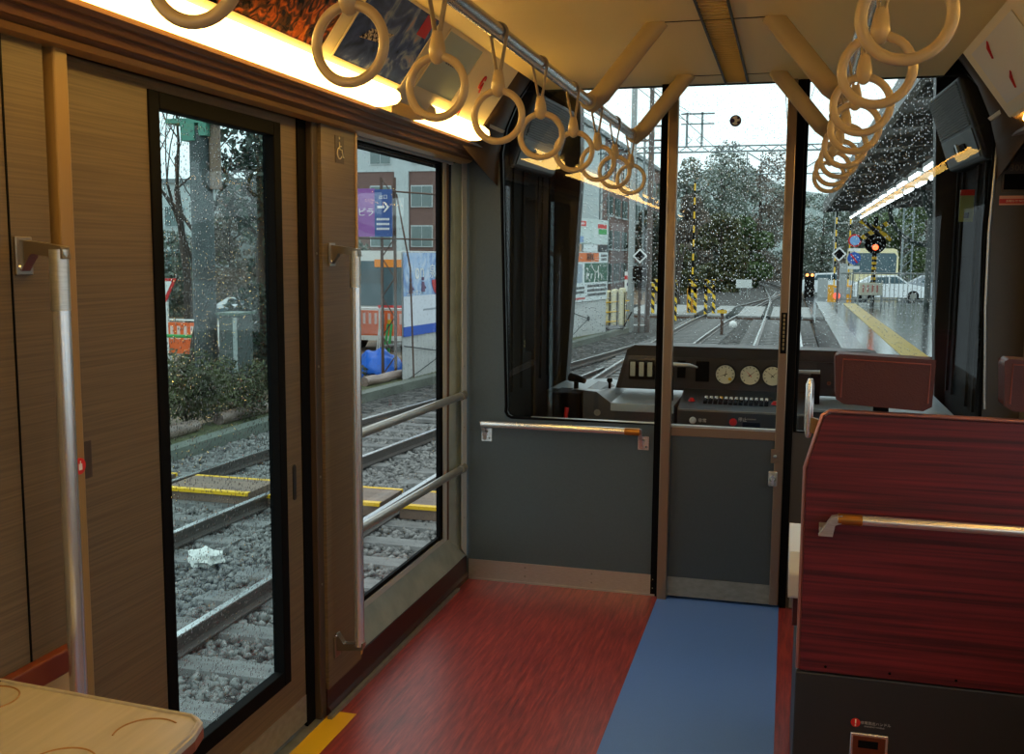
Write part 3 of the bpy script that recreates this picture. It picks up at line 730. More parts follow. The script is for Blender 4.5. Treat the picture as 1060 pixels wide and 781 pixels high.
# symbol drawn in the y-z plane
def yz(p): return (X_, 3.027+p[0]*1.3, 1.828+p[1]*1.3)
m.tube([yz(p) for p in ((-.002, .018), (.0, .0), (.012, .0), (.018, -.018), (.023, -.017))], .0018, 6)
m.tube([yz((-.001+.0135*math.cos(a), -.009+.0135*math.sin(a))) for a in [R(100+26*k) for k in range(10)]], .0016, 6)
m.tube([yz((-.001, .008)), yz((.010, .008))], .0014, 6)
m.lathe(yz((-.002, .027)), [(.0042, -.0008), (.0042, .0008)], 12, 'x')
m.build('symbol', mat('symbol_cream', srgb(240, 226, 190), .5), t)

# ------------------------------------------------------------------ tray table at the lower left
t = thing('tray_table', (-1.15, 1.3, .72), 'pale wooden tray table with drink recesses at the lower left', 'table')
TZ = .72
poly = [(-1.375, .85), (-.985, .85), (-.945, .95), (-.912, 1.12), (-.900, 1.30), (-.905, 1.38), (-.918, 1.425), (-.945, 1.446), (-1.375, 1.478)]
MB().prism(poly, 'z', TZ-.022, TZ).build('table_top', WOOD, t, bevel=.005, seg=3)
MB().prism([(a*1.0+.001*(1 if a > -1.3 else 0), b) for a, b in poly], 'z', TZ-.026, TZ-.010).build('edge_band', WOODE, t)
rim = [(-1.37, 1.470), (-.948, 1.439), (-.925, 1.42), (-.912, 1.378), (-.908, 1.30), (-.918, 1.13), (-.95, .955), (-.99, .86)]
MB().tube([(a, b, TZ) for a, b in rim], .005, 8, ry=.003).build('raised_rim', WOOD, t)
for cx, cy, a0, a1 in ((-.985, 1.365, 60, 205), (-1.05, 1.24, -10, 190), (-1.33, 1.40, -60, 120)):
    r = .052
    MB().tube([(cx+r*math.cos(R(a0+(a1-a0)*k/24)), cy+r*math.sin(R(a0+(a1-a0)*k/24)), TZ+.0002) for k in range(25)], .0022, 6, ry=.0016).build('drink_recess', mat('recess_edge', srgb(150, 110, 62), .4), t)
MB().box(-1.40, -1.30, 1.05, 1.30, TZ-.10, TZ-.022).build('wall_bracket', DARK, t)
MB().box(-1.39, -1.36, 1.42, 1.47, TZ, TZ+.002).build('small_label', BLACK, t)

# ------------------------------------------------------------------ red seats on the right
YS = 2.70
t = thing('double_seat', (.5, 2.9, 0), 'dark red double seat with black base seen from behind', 'seat')
prof = [(.064, .41), (.062, .955), (.100, 1.09), (.112, 1.100), (.895, 1.092), (.895, .41)]
MB().prism(prof, 'y', YS, YS+.02).build('back_panel', SEATR, t, bevel=.003)
MB().tube([(.060, YS+.012, .41), (.058, YS+.012, .955), (.096, YS+.012, 1.094), (.112, YS+.012, 1.106), (.895, YS+.012, 1.098)], .006, 8).build('edge_trim', mat('rose_metal', srgb(170, 120, 116), .3, .6), t)
MB().prism([(.066, .44), (.064, .95), (.104, 1.08), (.89, 1.08), (.89, .44)], 'y', YS+.02, YS+.11).build('backrest', PINK, t, bevel=.02, seg=3)
MB().box(.055, .895, YS, YS+.55, 0, .405).build('base', SEATB, t, bevel=.004)
MB().box(.07, .89, YS+.03, YS+.56, .41, .46).build('cushion', LEATH, t, bevel=.02, seg=3)
for x in (.125+.115, .505+.115+.015):
    w_ = .115
    hr = MB().prism([(x-w_, 1.14), (x-w_+.02, 1.128), (x+w_-.02, 1.118), (x+w_, 1.13), (x+w_+.004, 1.248), (x-w_+.004, 1.256), (x-w_-.006, 1.25)], 'y', YS-.005, YS+.075)
    h_ = hr.build('headrest', LEATH, t, bevel=.014, seg=3)
    MB().tube([(x-w_+.012, YS-.006, 1.145), (x-w_+.014, YS-.006, 1.243), (x+w_-.008, YS-.006, 1.236), (x+w_-.01, YS-.006, 1.138)], .0018, 6).build('stitching', mat('stitch', srgb(120, 52, 44), .5), h_)
    MB().box(x-.020, x+.016, YS+.02, YS+.045, 1.08, 1.14).build('headrest_post', BLACK, h_)
g = MB().cyl((.140, YS-.055, .840), (.86, YS-.055, .840), .0135, 16).build('grab_bar', CHROME, t)
MB().prism([(.152, .852), (.126, .846), (.095, .795), (.13, .795), (.135, .825), (.15, .83)], 'y', YS-.066, YS-.045).box(.098, .132, YS-.05, YS, .795, .815).build('grab_bar_bracket', STEEL, g, bevel=.002)
MB().cyl((.142, YS-.055, .840), (.20, YS-.055, .840), .0142, 16).build('brass_sleeve', mat('brass_sleeve', srgb(170, 120, 60), .3, .8), g)
# upright hand hold at the aisle corner
hh = MB().tube([(.062, YS+.035, 1.03), (.062, YS+.035, 1.05), (.062, YS+.035, 1.17), (.063, YS+.035, 1.185)], [.006, .011, .011, .006], 14).build('hand_hold', CHROME, t)
MB().prism([(.068, 1.085), (.125, 1.07), (.118, 1.03), (.068, 1.045)], 'y', YS+.022, YS+.04).build('hand_hold_plate', mat('bronze_plate', srgb(150, 116, 70), .35, .6), hh, bevel=.002)
ar = MB().prism([(2.93, .525), (3.30, .54), (3.34, .57), (3.32, .65), (3.0, .645), (2.93, .60)], 'x', .03, .075).build('armrest', mat('armrest_grey', srgb(200, 204, 204), .4), t, bevel=.01, seg=3)
MB().box(.045, .07, 2.95, 3.1, .44, .58).build('armrest_support', LEATH, t)
sp_ = MB()
for x in (.13, .29, .45, .63): sp_.lathe((x, YS, .425), [(.004, 0), (.003, -.002)], 8, 'y')
sp_.build('panel_screw', BLACK, t)
wl = MB().lathe((.212, YS-.001, .282), [(.012, 0), (.012, -.001)], 20, 'y').build('warning_disc', RED, t)
MB().box(.2105, .2135, YS-.003, YS-.002, .280, .291).box(.2105, .2135, YS-.003, YS-.002, .273, .277).build('exclamation_mark', WHITE, wl)
text('非常脱出ハンドル', .0095, (.262, YS-.001, .283), FRONT, mat('label_grey', srgb(170, 170, 170), .5), t)
text('EMERGENCY HANDLE', .005, (.259, YS-.001, .274), FRONT, mat('label_grey', srgb(170, 170, 170), .5), t)
bx = MB().box(.200, .295, YS-.006, YS-.0005, .185, .256).build('recessed_handle_frame', CHROME, t, bevel=.003)
MB().box(.207, .288, YS-.008, YS-.006, .19, .249).build('recessed_handle_plate', mat('copper_plate', srgb(110, 60, 40), .35, .5), bx)
MB().box(.220, .270, YS-.010, YS-.008, .218, .238).build('handle_slot', BLACK, bx)

# ------------------------------------------------------------------ advertisements in the left cove
def P3(y, s, off=.002):      # point on the sloping panel, s = 0 bottom .. 1 top
    x = -1.215+s*.16; z = 1.99+s*.223
    n = Vector((.223, 0, -.16)).normalized()*off
    return Vector((x, y, z))+n
def poster_mat(name, stops, scale, det=6, dist=1.5):
    m = bpy.data.materials.new(name); m.use_nodes = True
    n = m.node_tree.nodes; l = m.node_tree.links; b = n['Principled BSDF']; b.inputs['Roughness'].default_value = .25
    t = n.new('ShaderNodeTexCoord'); nz = n.new('ShaderNodeTexNoise'); nz.inputs['Scale'].default_value = scale; nz.inputs['Detail'].default_value = det; nz.inputs['Distortion'].default_value = dist
    l.new(t.outputs['Object'], nz.inputs['Vector']); rp = n.new('ShaderNodeValToRGB'); l.new(nz.outputs['Fac'], rp.inputs[0])
    rp.color_ramp.elements[0].position = stops[0][0]; rp.color_ramp.elements[0].color = stops[0][1]
    rp.color_ramp.elements[1].position = stops[-1][0]; rp.color_ramp.elements[1].color = stops[-1][1]
    for p, c in stops[1:-1]: q = rp.color_ramp.elements.new(p); q.color = c
    l.new(rp.outputs[0], b.inputs['Base Color']); return m
AUT = poster_mat('autumn_print', [(.35, srgb(40, 30, 22)), (.50, srgb(96, 60, 34)), (.60, srgb(210, 100, 30)), (.72, srgb(235, 160, 70))], 26)
LAKE = poster_mat('lake_print', [(.3, srgb(34, 44, 84)), (.5, srgb(62, 80, 140)), (.60, srgb(130, 144, 176)), (.75, srgb(210, 160, 130))], 9)
def panelad(name, y0, y1, s0, s1, mt, label, cat, off=.002):
    t = thing(name, (-1.14, (y0+y1)/2, 2.1), label, cat)
    MB().plate(P3(y0, s0, off), P3(y1, s0, off), P3(y1, s1, off), P3(y0, s1, off), .0012).build('print', mt, t)
    m = MB()
    for a, b, c, d in ((y0-.008, y1+.008, s0-.03, s0), (y0-.008, y1+.008, s1, s1+.03), (y0-.008, y0, s0, s1), (y1, y1+.008, s0, s1)):
        m.plate(P3(a, c, .003), P3(b, c, .003), P3(b, d, .003), P3(a, d, .003), .002)
    m.build('frame', CREAM, t); return t
panelad('autumn_poster', 1.94, 2.47, .15, .97, AUT, 'poster of dark autumn leaves in the ceiling cove', 'poster')
p = panelad('lake_poster', 2.545, 3.03, .15, .97, LAKE, 'blue poster of a lake and mountain in the ceiling cove', 'poster')
MB().plate(P3(2.93, .72, .0035), P3(3.00, .72, .0035), P3(3.00, .96, .0035), P3(2.93, .96, .0035), .0008).build('red_label', RED, p)
MB().plate(P3(2.62, .42, .0035), P3(2.76, .46, .0035), P3(2.80, .60, .0035), P3(2.66, .55, .0035), .0008).build('pale_blossom', poster_mat('blossom_print', [(.45, srgb(34, 40, 70)), (.55, srgb(200, 180, 150)), (.8, srgb(210, 190, 150))], 60), p)
sc_ = panelad('notice_screen', 3.14, 3.49, .22, .95, mat('screen_green_grey', srgb(176, 186, 164), .3), 'grey green notice panel with a framed edge in the cove', 'sign')
for k in range(6):
    MB().plate(P3(3.25+k*.022, .60, .0035), P3(3.266+k*.022, .60, .0035), P3(3.266+k*.022, .68, .0035), P3(3.25+k*.022, .68, .0035), .0006).build('notice_mark', mat('mark_grey', srgb(90, 84, 70), .5), sc_)
for k, (y, s, lab) in enumerate(((3.66, .62, 'upper red curl symbol on the left cove beside the screen'), (3.60, .22, 'lower red curl symbol on the left cove beside the screen'))):
    m = MB(); pts = []
    for j in range(14):
        a = R(20+j*26); rr = .016+.004*math.sin(a*1.5)
        pts.append(P3(y+rr*.8*math.cos(a), s+.09*math.sin(a), .003))
    pts.append(P3(y+.03, s-.14, .003))
    m.tube(pts, .0028, 6); tag(m.build('curl_symbol', RED), lab, 'sticker')
# right cove notice with red marks
def P3r(y, s, off=.002):
    v = P3(y, s, off); v.x = 2*CX-v.x; return v
t = thing('white_notice', (.66, 3.4, 2.1), 'white notice with red marks in the right ceiling cove', 'poster')
MB().plate(P3r(3.2, .15), P3r(3.85, .15), P3r(3.85, .9), P3r(3.2, .9), -.0012).build('sheet', mat('notice_white', srgb(224, 222, 214), .5), t)
for y, s in ((3.62, .78), (3.60, .35)):
    m = MB(); m.tube([P3r(y-.03, s+.08, .003), P3r(y, s+.02, .003), P3r(y+.03, s-.10, .003)], [.004, .008, .005], 8); m.build('red_mark', RED, t)

# ================================================================== OUTSIDE
ZR = -1.10                    # top of the rails
def ballast_mat():
    m = bpy.data.materials.new('ballast_bed'); m.use_nodes = True
    n = m.node_tree.nodes; l = m.node_tree.links; b = n['Principled BSDF']; b.inputs['Roughness'].default_value = .8; b.inputs['Specular IOR Level'].default_value = .2
    t = n.new('ShaderNodeTexCoord'); vo = n.new('ShaderNodeTexVoronoi'); vo.inputs['Scale'].default_value = 11
    l.new(t.outputs['Object'], vo.inputs['Vector'])
    sc = n.new('ShaderNodeSeparateColor'); l.new(vo.outputs['Color'], sc.inputs[0])
    rp = n.new('ShaderNodeValToRGB'); l.new(sc.outputs[0], rp.inputs[0])
    rp.color_ramp.elements[0].color = srgb(8, 8, 9); rp.color_ramp.elements[1].color = srgb(118, 118, 116)
    nz = n.new('ShaderNodeTexNoise'); nz.inputs['Scale'].default_value = .6; nz.inputs['Detail'].default_value = 4; l.new(t.outputs['Object'], nz.inputs['Vector'])
    mx = n.new('ShaderNodeMix'); mx.data_type = 'RGBA'; mx.blend_type = 'MULTIPLY'; mx.inputs[0].default_value = .45
    l.new(rp.outputs[0], mx.inputs[6]); l.new(nz.outputs['Fac'], mx.inputs[7]); l.new(mx.outputs[2], b.inputs['Base Color'])
    bp = n.new('ShaderNodeBump'); bp.inputs['Strength'].default_value = 1; bp.inputs['Distance'].default_value = .07; bp.invert = True
    l.new(vo.outputs['Distance'], bp.inputs['Height']); l.new(bp.outputs[0], b.inputs['Normal'])
    return m
BAL = ballast_mat()
SOIL = mat('brown_soil', srgb(128, 104, 80), .8, col2=srgb(84, 72, 60), vscale=(1.2, 1.2, 1.2), bump=.5, bscale=6)
ASPH = mat('wet_asphalt', srgb(86, 92, 96), .14, col2=srgb(48, 53, 57), vscale=(.5, .35, 1))
GRASS = mat('verge_grass', srgb(92, 96, 60), .8, col2=srgb(60, 64, 44), vscale=(5, 5, 5), bump=.6, bscale=20)
struct(MB().box(-220, 220, -10, 300, -1.6, -1.36).build('ground', SOIL))
struct(MB().box(-7.9, .93, -4, 120, -1.36, -1.29).build('ground_ballast', BAL))
struct(MB().box(-60, 60, 46.5, 55, -1.30, -1.13).build('ground_road', ASPH))
struct(MB().box(.95, 40, -6, 38, -1.3, -.10).build('platform', [ASPH]))
struct(MB().box(1.0, 60, 38, 80, -1.3, -1.0).build('ground_forecourt', ASPH))
struct(MB().box(.93, 1.32, -6, 38, -.16, -.092).build('platform_edge', CONCW))
struct(MB().box(1.82, 2.22, -6, 37, -.10, -.090).build('platform_yellow_line', mat('tactile_yellow', srgb(196, 168, 70), .35, bump=.2, bscale=30)))
st = MB()
for k in range(40): st.box(1.0, 1.3, 2+k*.9, 2.03+k*.9, -.092, -.089)
struct(st.build('platform_edge_joints', CONC))

# ballast stones where the side windows look down on the track
def stones():
    rng = np.random.default_rng(3)
    bm = bmesh.new(); bmesh.ops.create_icosphere(bm, subdivisions=1, radius=1); bv = np.array([v.co[:] for v in bm.verts]); bf = np.array([[v.index for v in f.verts] for f in bm.faces]); bm.free()
    N = 34000
    y = np.sqrt(rng.uniform(4.2**2, 15.5**2, N)); t = rng.uniform(.24, .86, N); x = -t*y
    k = (x > -7.8) & (x < -1.9); x, y = x[k], y[k]; N = len(x)
    s = rng.uniform(.018, .048, N)
    sc = rng.uniform(.6, 1.3, (N, 3))*s[:, None]
    vs = bv[None]*sc[:, None, :]*(1+rng.uniform(-.25, .25, (N, len(bv), 1)))
    a = rng.uniform(0, 6.28, N); c_, s_ = np.cos(a), np.sin(a)
    X = vs[..., 0]*c_[:, None]-vs[..., 1]*s_[:, None]; Y = vs[..., 0]*s_[:, None]+vs[..., 1]*c_[:, None]
    z = -1.298+rng.uniform(-.012, .022, N)
    V = np.stack([X+x[:, None], Y+y[:, None], vs[..., 2]+z[:, None]], -1).reshape(-1, 3)
    F = (bf[None]+(np.arange(N)*len(bv))[:, None, None]).reshape(-1, 3)
    me = bpy.data.meshes.new('ballast'); me.vertices.add(len(V)); me.vertices.foreach_set('co', V.ravel())
    me.loops.add(F.size); me.loops.foreach_set('vertex_index', F.ravel()); me.polygons.add(len(F))
    me.polygons.foreach_set('loop_start', np.arange(len(F))*3); me.update(calc_edges=True); me.materials.append(STONE)
    o = bpy.data.objects.new('ballast', me); COL.objects.link(o)
    tag(o, 'grey crushed stone ballast around the rails beside the train', 'ballast', kind='stuff')
stones()

RPROF = [(-.065, -.14), (.065, -.14), (.065, -.125), (.012, -.11), (.010, -.04), (.034, -.03), (.034, -.004), (.028, 0), (-.028, 0), (-.034, -.004), (-.034, -.03), (-.010, -.04), (-.012, -.11), (-.065, -.125)]
def sweep(m, path, prof, mi=0, top=None):
    n = len(prof); vs = []
    for i, (x, y) in enumerate(path):
        a = Vector(path[max(i-1, 0)]); b = Vector(path[min(i+1, len(path)-1)]); d = (b-a).normalized(); nrm = Vector((d.y, -d.x))
        for u, v in prof: vs.append((x+nrm.x*u, y+nrm.y*u, ZR+v))
    fs = [(i*n+k, i*n+(k+1) % n, (i+1)*n+(k+1) % n, (i+1)*n+k) for i in range(len(path)-1) for k in range(n)]
    fs += [tuple(range(n))[::-1], tuple(range(len(vs)-n, len(vs)))]
    m.add(vs, fs, mi)
    if top is not None:
        for q in range((len(path)-1)*n):
            if q % n == top: m.mi[q] = 1
    return m
def interp(path, y):
    for (x0, y0), (x1, y1) in zip(path, path[1:]):
        if y0 <= y <= y1: return x0+(x1-x0)*(y-y0)/(y1-y0)
    return path[-1][0]
def smooth(path, step=1.5):
    ys = np.arange(path[0][1], path[-1][1]+.01, step); xs = [interp(path, y) for y in ys]
    for _ in range(6): xs = [xs[0]]+[(xs[i-1]+xs[i]*2+xs[i+1])/4 for i in range(1, len(xs)-1)]+[xs[-1]]
    return list(zip(xs, ys))
pA = [(-3.96, -2), (-3.96, 20), (-4.0, 30), (-3.85, 40), (-3.73, 46), (-1.06, 67.5), (-.9, 80)]
pB = [(-2.60, -2), (-2.60, 20), (-2.75, 30), (-2.48, 41.5), (-.86, 69), (.4, 90)]
pC = [(-5.52, -2), (-5.52, 10), (-5.2, 12.5), (-4.95, 15), (-4.4, 20), (-4.05, 24.5)]
pD = [(-6.80, -2), (-6.80, 11.5), (-6.5, 14.8), (-5.16, 23.5), (-4.45, 28.3), (-4.12, 32)]
pE = [(-.935, -2), (-.945, 36), (-.98, 50), (-1.1, 65), (-2.2, 95), (-5, 120)]
pF = [(.425, -2), (.41, 36), (.35, 50), (.2, 65), (-.85, 95), (-3.7, 120)]
SLP = mat('concrete_sleeper', srgb(118, 118, 116), .6, col2=srgb(74, 74, 74), vscale=(3, 8, 3))
def track(label, ps, y0, y1, x0f, x1f, skip=()):
    t = thing('railway_track', (ps[0][0][0], 0, ZR), label, 'railway track')
    for p in ps: sweep(MB(), smooth(p), RPROF, top=7).build('rail', [RAILM, RAILT], t)
    y = y0; base = None
    while y < y1:
        xa, xb = x0f(y), x1f(y)
        if base is None or abs((xb-xa)-base[1]) > .05:
            o = MB().prism([(-.13, -.19), (.13, -.19), (.11, -.145), (-.11, -.145)], 'x', xa, xb).build('sleeper', SLP, t); 
            base = (o, xb-xa, xa); o.location = (0, y, ZR)
            o.matrix_parent_inverse = Matrix.Translation(-parent_loc(t)); 
        else:
            o = base[0].copy(); COL.objects.link(o); o.parent = t; o.matrix_parent_inverse = base[0].matrix_parent_inverse.copy()
            o.location = (xa-base[2], y, ZR)
        y += .62
    return t
track('own track running straight ahead under the train', [pE, pF], 14, 46, lambda y: interp(pE, y)-.5, lambda y: interp(pF, y)+.5)
track('neighbouring track with concrete sleepers just left of the train', [pA, pB], 3.3, 46, lambda y: interp(pA, y)-.52, lambda y: interp(pA, y)+1.86)
track('outer left track that joins the neighbouring one further ahead', [pC, pD], 3.5, 20, lambda y: interp(pD, y)-.5, lambda y: interp(pD, y)+1.78)
# timber crossing boards with yellow edges
BRD = mat('crossing_board', srgb(126, 104, 88), .6, col2=srgb(96, 80, 70), vscale=(2, 14, 2))
for x0, x1, lab in ((-7.75, -6.95, 'crossing board left of the outer track'), (-6.68, -5.63, 'crossing board between the rails of the outer track'),
                    (-5.40, -4.08, 'pale crossing board between the two left tracks'), (-3.86, -2.72, 'crossing board between the rails of the neighbouring track')):
    t = thing('crossing_board', ((x0+x1)/2, 10.05, ZR), 'wooden '+lab if 'pale' not in lab else lab, 'board', 'crossing boards')
    MB().box(x0, x1, 9.75, 10.38, ZR-.16, ZR-.012).build('board', BRD, t)
    MB().box(x0, x1, 9.72, 9.752, ZR-.045, ZR-.008).box(x0, x1, 9.752, 9.80, ZR-.02, ZR-.008).box(x0, x1, 10.36, 10.42, ZR-.045, ZR-.008).build('yellow_edge', YEL, t)
# crossing slabs ahead
for i, (x0, x1) in enumerate(((-7.5, -4.1), (-3.5, -2.7), (-2.2, -1.15), (-.75, .25), (.6, 1.4))):
    t = thing('crossing_slab', ((x0+x1)/2, 50, ZR), 'concrete level crossing slab, number %s counted from the left' % ('one', 'two', 'three', 'four', 'five')[i], 'slab', 'level crossing slabs')
    t['label'] = ('wide concrete crossing slab left of all tracks', 'narrow crossing slab inside the left track', 'crossing slab between the two tracks ahead', 'crossing slab between the rails of the own track', 'crossing slab between the own track and the platform')[i]
    MB().box(x0, x1, 46, 55, -1.3, ZR-.005).build('slab', CONC, t, bevel=.02)
    MB().box(x0, x1, 45.92, 46, -1.3, ZR-.09).build('dark_front_edge', RUST, t)
# cable trough kerb and fallen logs beside the left tracks
kp = smooth([(-7.95, -2), (-7.95, 14.6), (-7.85, 18), (-7.3, 21.5), (-6.35, 29), (-5.9, 36), (-5.4, 39)])
o = sweep(MB(), kp, [(-.16, -.3), (.10, -.3), (.10, -.02), (-.16, -.02)]).build('concrete_kerb', mat('mossy_concrete', srgb(104, 112, 104), .6, col2=srgb(78, 84, 76), vscale=(4, 1, 4)))
tag(o, 'long mossy concrete kerb along the left edge of the tracks', 'kerb')
gp = smooth([(-8.25, 4), (-8.25, 14.6), (-8.15, 18), (-7.6, 21.5), (-6.65, 29), (-6.2, 36)])
o = sweep(MB(), gp, [(-.5, -.26), (.14, -.26), (.14, -.12), (-.5, -.04)]).build('grass_verge', GRASS)
tag(o, 'strip of yellow green grass behind the concrete kerb', 'grass', kind='stuff')
LOG = mat('wet_log', srgb(150, 132, 122), .4, col2=srgb(96, 80, 72), vscale=(6, 1, 6))
for y0, y1, lab in ((8.5, 13.3, 'long pale log lying in front of the hedge'), (13.9, 18.6, 'long log lying on the grass before the blue tarpaulin'), (18.9, 21.3, 'short log at the foot of the corrugated fence')):
    x0 = interp(gp, y0)-.30; x1 = interp(gp, y1)-.30; pts = [(x0+(x1-x0)*k/8, y0+(y1-y0)*k/8, ZR+.02+.012*math.sin(k*2)) for k in range(9)]
    tag(MB().tube(pts, [.10+.01*math.sin(k*3) for k in range(9)], 12).build('log', LOG), lab, 'log', 'logs beside the track')
# white rock on the ballast
bm = bmesh.new(); bmesh.ops.create_icosphere(bm, subdivisions=3, radius=1)
for v in bm.verts:
    k = 1+.16*math.sin(v.co.x*7+v.co.y*5)+.12*math.sin(v.co.z*9+v.co.x*4)+random.uniform(-.02, .02); v.co = Vector((v.co.x*.16*k, v.co.y*.13*k, v.co.z*.085*k))
me = bpy.data.meshes.new('white_rock'); bm.to_mesh(me); bm.free(); me.materials.append(mat('white_rock', srgb(206, 208, 204), .8))
o = bpy.data.objects.new('white_rock', me); COL.objects.link(o); o.location = (-4.93, 7.75, -1.20); tag(o, 'single white rock on the ballast between two rails', 'rock')
tag(MB().lathe((-2.05, 40.2, -1.15), [(.12, -.1), (.16, 0), (.12, .12), (.04, .17)], 14).build('white_marker', WHITE), 'small white marker in the ballast between the tracks ahead', 'marker')
t = thing('track_post', (-2.25, 41, -1.2), 'short dark marker post standing between the tracks ahead', 'post')
MB().box(-2.30, -2.20, 36.5, 36.6, -1.3, -.35).build('post', RUST, t); MB().box(-2.42, -2.08, 36.47, 36.5, -.5, -.38).build('crosspiece', YEL, t)

# ---------------------------------------------------------------- plants
BARK = mat('bark', srgb(72, 62, 54), .8, col2=srgb(44, 38, 34), vscale=(8, 8, 2))
def leafmat(n, a, b): return mat(n, a, .6, col2=b, vscale=(2.5, 2.5, 2.5))
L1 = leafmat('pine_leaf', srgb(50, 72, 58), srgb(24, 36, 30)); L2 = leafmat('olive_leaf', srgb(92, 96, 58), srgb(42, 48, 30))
L3 = leafmat('haze_tinted_leaf', srgb(110, 122, 108), srgb(62, 76, 70)); L4 = leafmat('brown_leaf', srgb(118, 108, 96), srgb(74, 70, 64)); L5 = leafmat('fresh_leaf', srgb(86, 108, 62), srgb(50, 68, 40))  # L3: distance haze is painted into the paler leaf colours
def leaves(name, blobs, n, size, m, parent=None, seed=0, flat=1.0):
    rng = np.random.default_rng(seed); B = np.array(blobs, float)
    w_ = B[:, 3]*B[:, 4]*B[:, 5]; k = rng.choice(len(B), n, p=w_/w_.sum())
    d = rng.normal(size=(n, 3)); d /= np.linalg.norm(d, axis=1)[:, None]; r = rng.uniform(.45, 1, n)**.6
    P = B[k, :3]+d*r[:, None]*B[k, 3:6]
    u = rng.normal(size=(n, 3)); u[:, 2] *= flat; u /= np.linalg.norm(u, axis=1)[:, None]; v = np.cross(u, rng.normal(size=(n, 3))); v /= np.linalg.norm(v, axis=1)[:, None]
    s = size*rng.uniform(.5, 1.4, n)[:, None]
    V = np.stack([P-u*s, P+v*s*.45, P+u*s, P-v*s*.45], 1).reshape(-1, 3)
    me = bpy.data.meshes.new(name); me.vertices.add(len(V)); me.vertices.foreach_set('co', V.ravel())
    me.loops.add(n*4); me.loops.foreach_set('vertex_index', np.arange(n*4)); me.polygons.add(n); me.polygons.foreach_set('loop_start', np.arange(n)*4); me.update(calc_edges=True)
    me.materials.append(m); o = bpy.data.objects.new(name, me); COL.objects.link(o)
    if parent: o.parent = parent; o.matrix_parent_inverse = Matrix.Translation(-parent_loc(parent))
    return o
def branches(m, p, d, r, L, depth, rnd_, spread=.6, up=.12):
    n = 4; pts = [p]; rs = [r]; q = Vector(p); dd = Vector(d)
    for i in range(n):
        dd = (dd+Vector((rnd_.uniform(-.18, .18), rnd_.uniform(-.18, .18), rnd_.uniform(-.05, .18)+up*.3))).normalized()
        q = q+dd*L/n; pts.append(q.copy()); rs.append(r*(1-.45*(i+1)/n))
    m.tube(pts, rs, 6 if r > .03 else 4)
    if depth == 0: return
    for k in range(rnd_.choice((2, 3, 3))):
        i = rnd_.choice((2, 3, 4)); a = rnd_.uniform(0, 6.28)
        side = Vector((math.cos(a), math.sin(a), rnd_.uniform(-.1, .7)))
        branches(m, pts[i], (dd+side*spread*1.9).normalized(), rs[i]*.58, L*rnd_.uniform(.6, .85), depth-1, rnd_, spread, up)
def bare_tree(x, y, h, label, seed, depth=4, r=.12, group='bare trees', m_=BARK):
    t = thing('bare_tree', (x, y, -1.2), label, 'tree', group); rr = random.Random(seed); m = MB()
    branches(m, (x, y, -1.35), Vector((0, 0, 1)), r, h*.4, depth, rr); m.build('trunk_and_branches', m_, t); return t
def leafy_tree(x, y, h, w_, label, seed, m_, z0=-1.2, n=2600, size=.22, kind='round', group='trees ahead beyond the crossing'):
    t = thing('leafy_tree', (x, y, z0), label, 'tree', group); rr = random.Random(seed); m = MB()
    m.tube([(x, y, z0-.2), (x+rr.uniform(-.2, .2), y, z0+h*.35), (x+rr.uniform(-.3, .3), y, z0+h*.8)], [h*.022, h*.016, h*.004], 8)
    for k in range(5):
        a = rr.uniform(0, 6.28); zz = z0+h*rr.uniform(.3, .7)
        m.tube([(x, y, zz), (x+math.cos(a)*w_*.35, y+math.sin(a)*w_*.35, zz+h*.12)], [h*.008, h*.003], 5)
    m.build('trunk', BARK, t); bl = []
    for k in range(13):
        u = (k+.5)/13; a = rr.uniform(0, 6.28)
        rad = w_*.5*((1-u)*.9+.12 if kind == 'cone' else math.sin(min(1, u)*2.5+.25)*.6+.1)
        bl.append((x+math.cos(a)*rad*.7, y+math.sin(a)*rad*.7, z0+h*u*.93, w_*.27*(1.15-u*.5), w_*.27*(1.15-u*.5), h*.10))
    leaves('foliage', bl, n, size, m_, t, seed); return t
# hedge and trees seen through the door window
def bush(x, y, w_, d, h, label, seed, m_=L2, n=5200, size=.035, z0=-1.2, group='hedge bushes by the door window'):
    t = thing('hedge_bush', (x, y, z0), label, 'bush', group); rr = random.Random(seed)
    m = MB()
    for k in range(14): m.tube([(x+rr.uniform(-.15, .15), y+rr.uniform(-.15, .15), z0-.1), (x+rr.uniform(-.45, .45)*w_, y+rr.uniform(-.45, .45)*d, z0+h*.8)], [.012, .004], 5)
    m.build('stems', BARK, t)
    bl = [(x+rr.uniform(-.32, .32)*w_, y+rr.uniform(-.32, .32)*d, z0+h*rr.uniform(.2, .72), w_*.3, d*.3, h*.28) for k in range(10)]
    leaves('foliage', bl, n, size, m_, t, seed); return t
bush(-8.95, 12.3, 1.3, 1.4, 1.35, 'olive hedge bush left of the others beside the track', 1)
bush(-8.95, 13.6, 1.3, 1.4, 1.3, 'olive hedge bush in the middle of the row', 2)
bush(-8.75, 14.7, 1.1, 1.1, 1.0, 'lower olive bush in front of the grey cabinet', 3)
bush(-8.75, 19.2, .7, .7, .45, 'small dry bush in front of the blue tarpaulin', 4, n=1500, group='verge bushes')
bare_tree(-11.55, 17.9, 10, 'bare branching tree left of the green capped mast', 5, 5, .10)
bare_tree(-14.2, 22, 11, 'taller bare tree behind the mast', 11, 5, .14)
bare_tree(-7.3, 14.8, 3.2, 'thin bare twigs', 12, 3, .02) if False else None
leafy_tree(-10.75, 19.6, 7.4, 2.9, 'dark pine tree behind the green capped mast', 21, L1, n=9000, size=.09, kind='round', group='trees beyond the door window')
leafy_tree(-12.3, 24, 6.2, 3.0, 'grey green tree behind the pine', 22, L3, n=9000, size=.07, group='trees beyond the door window')
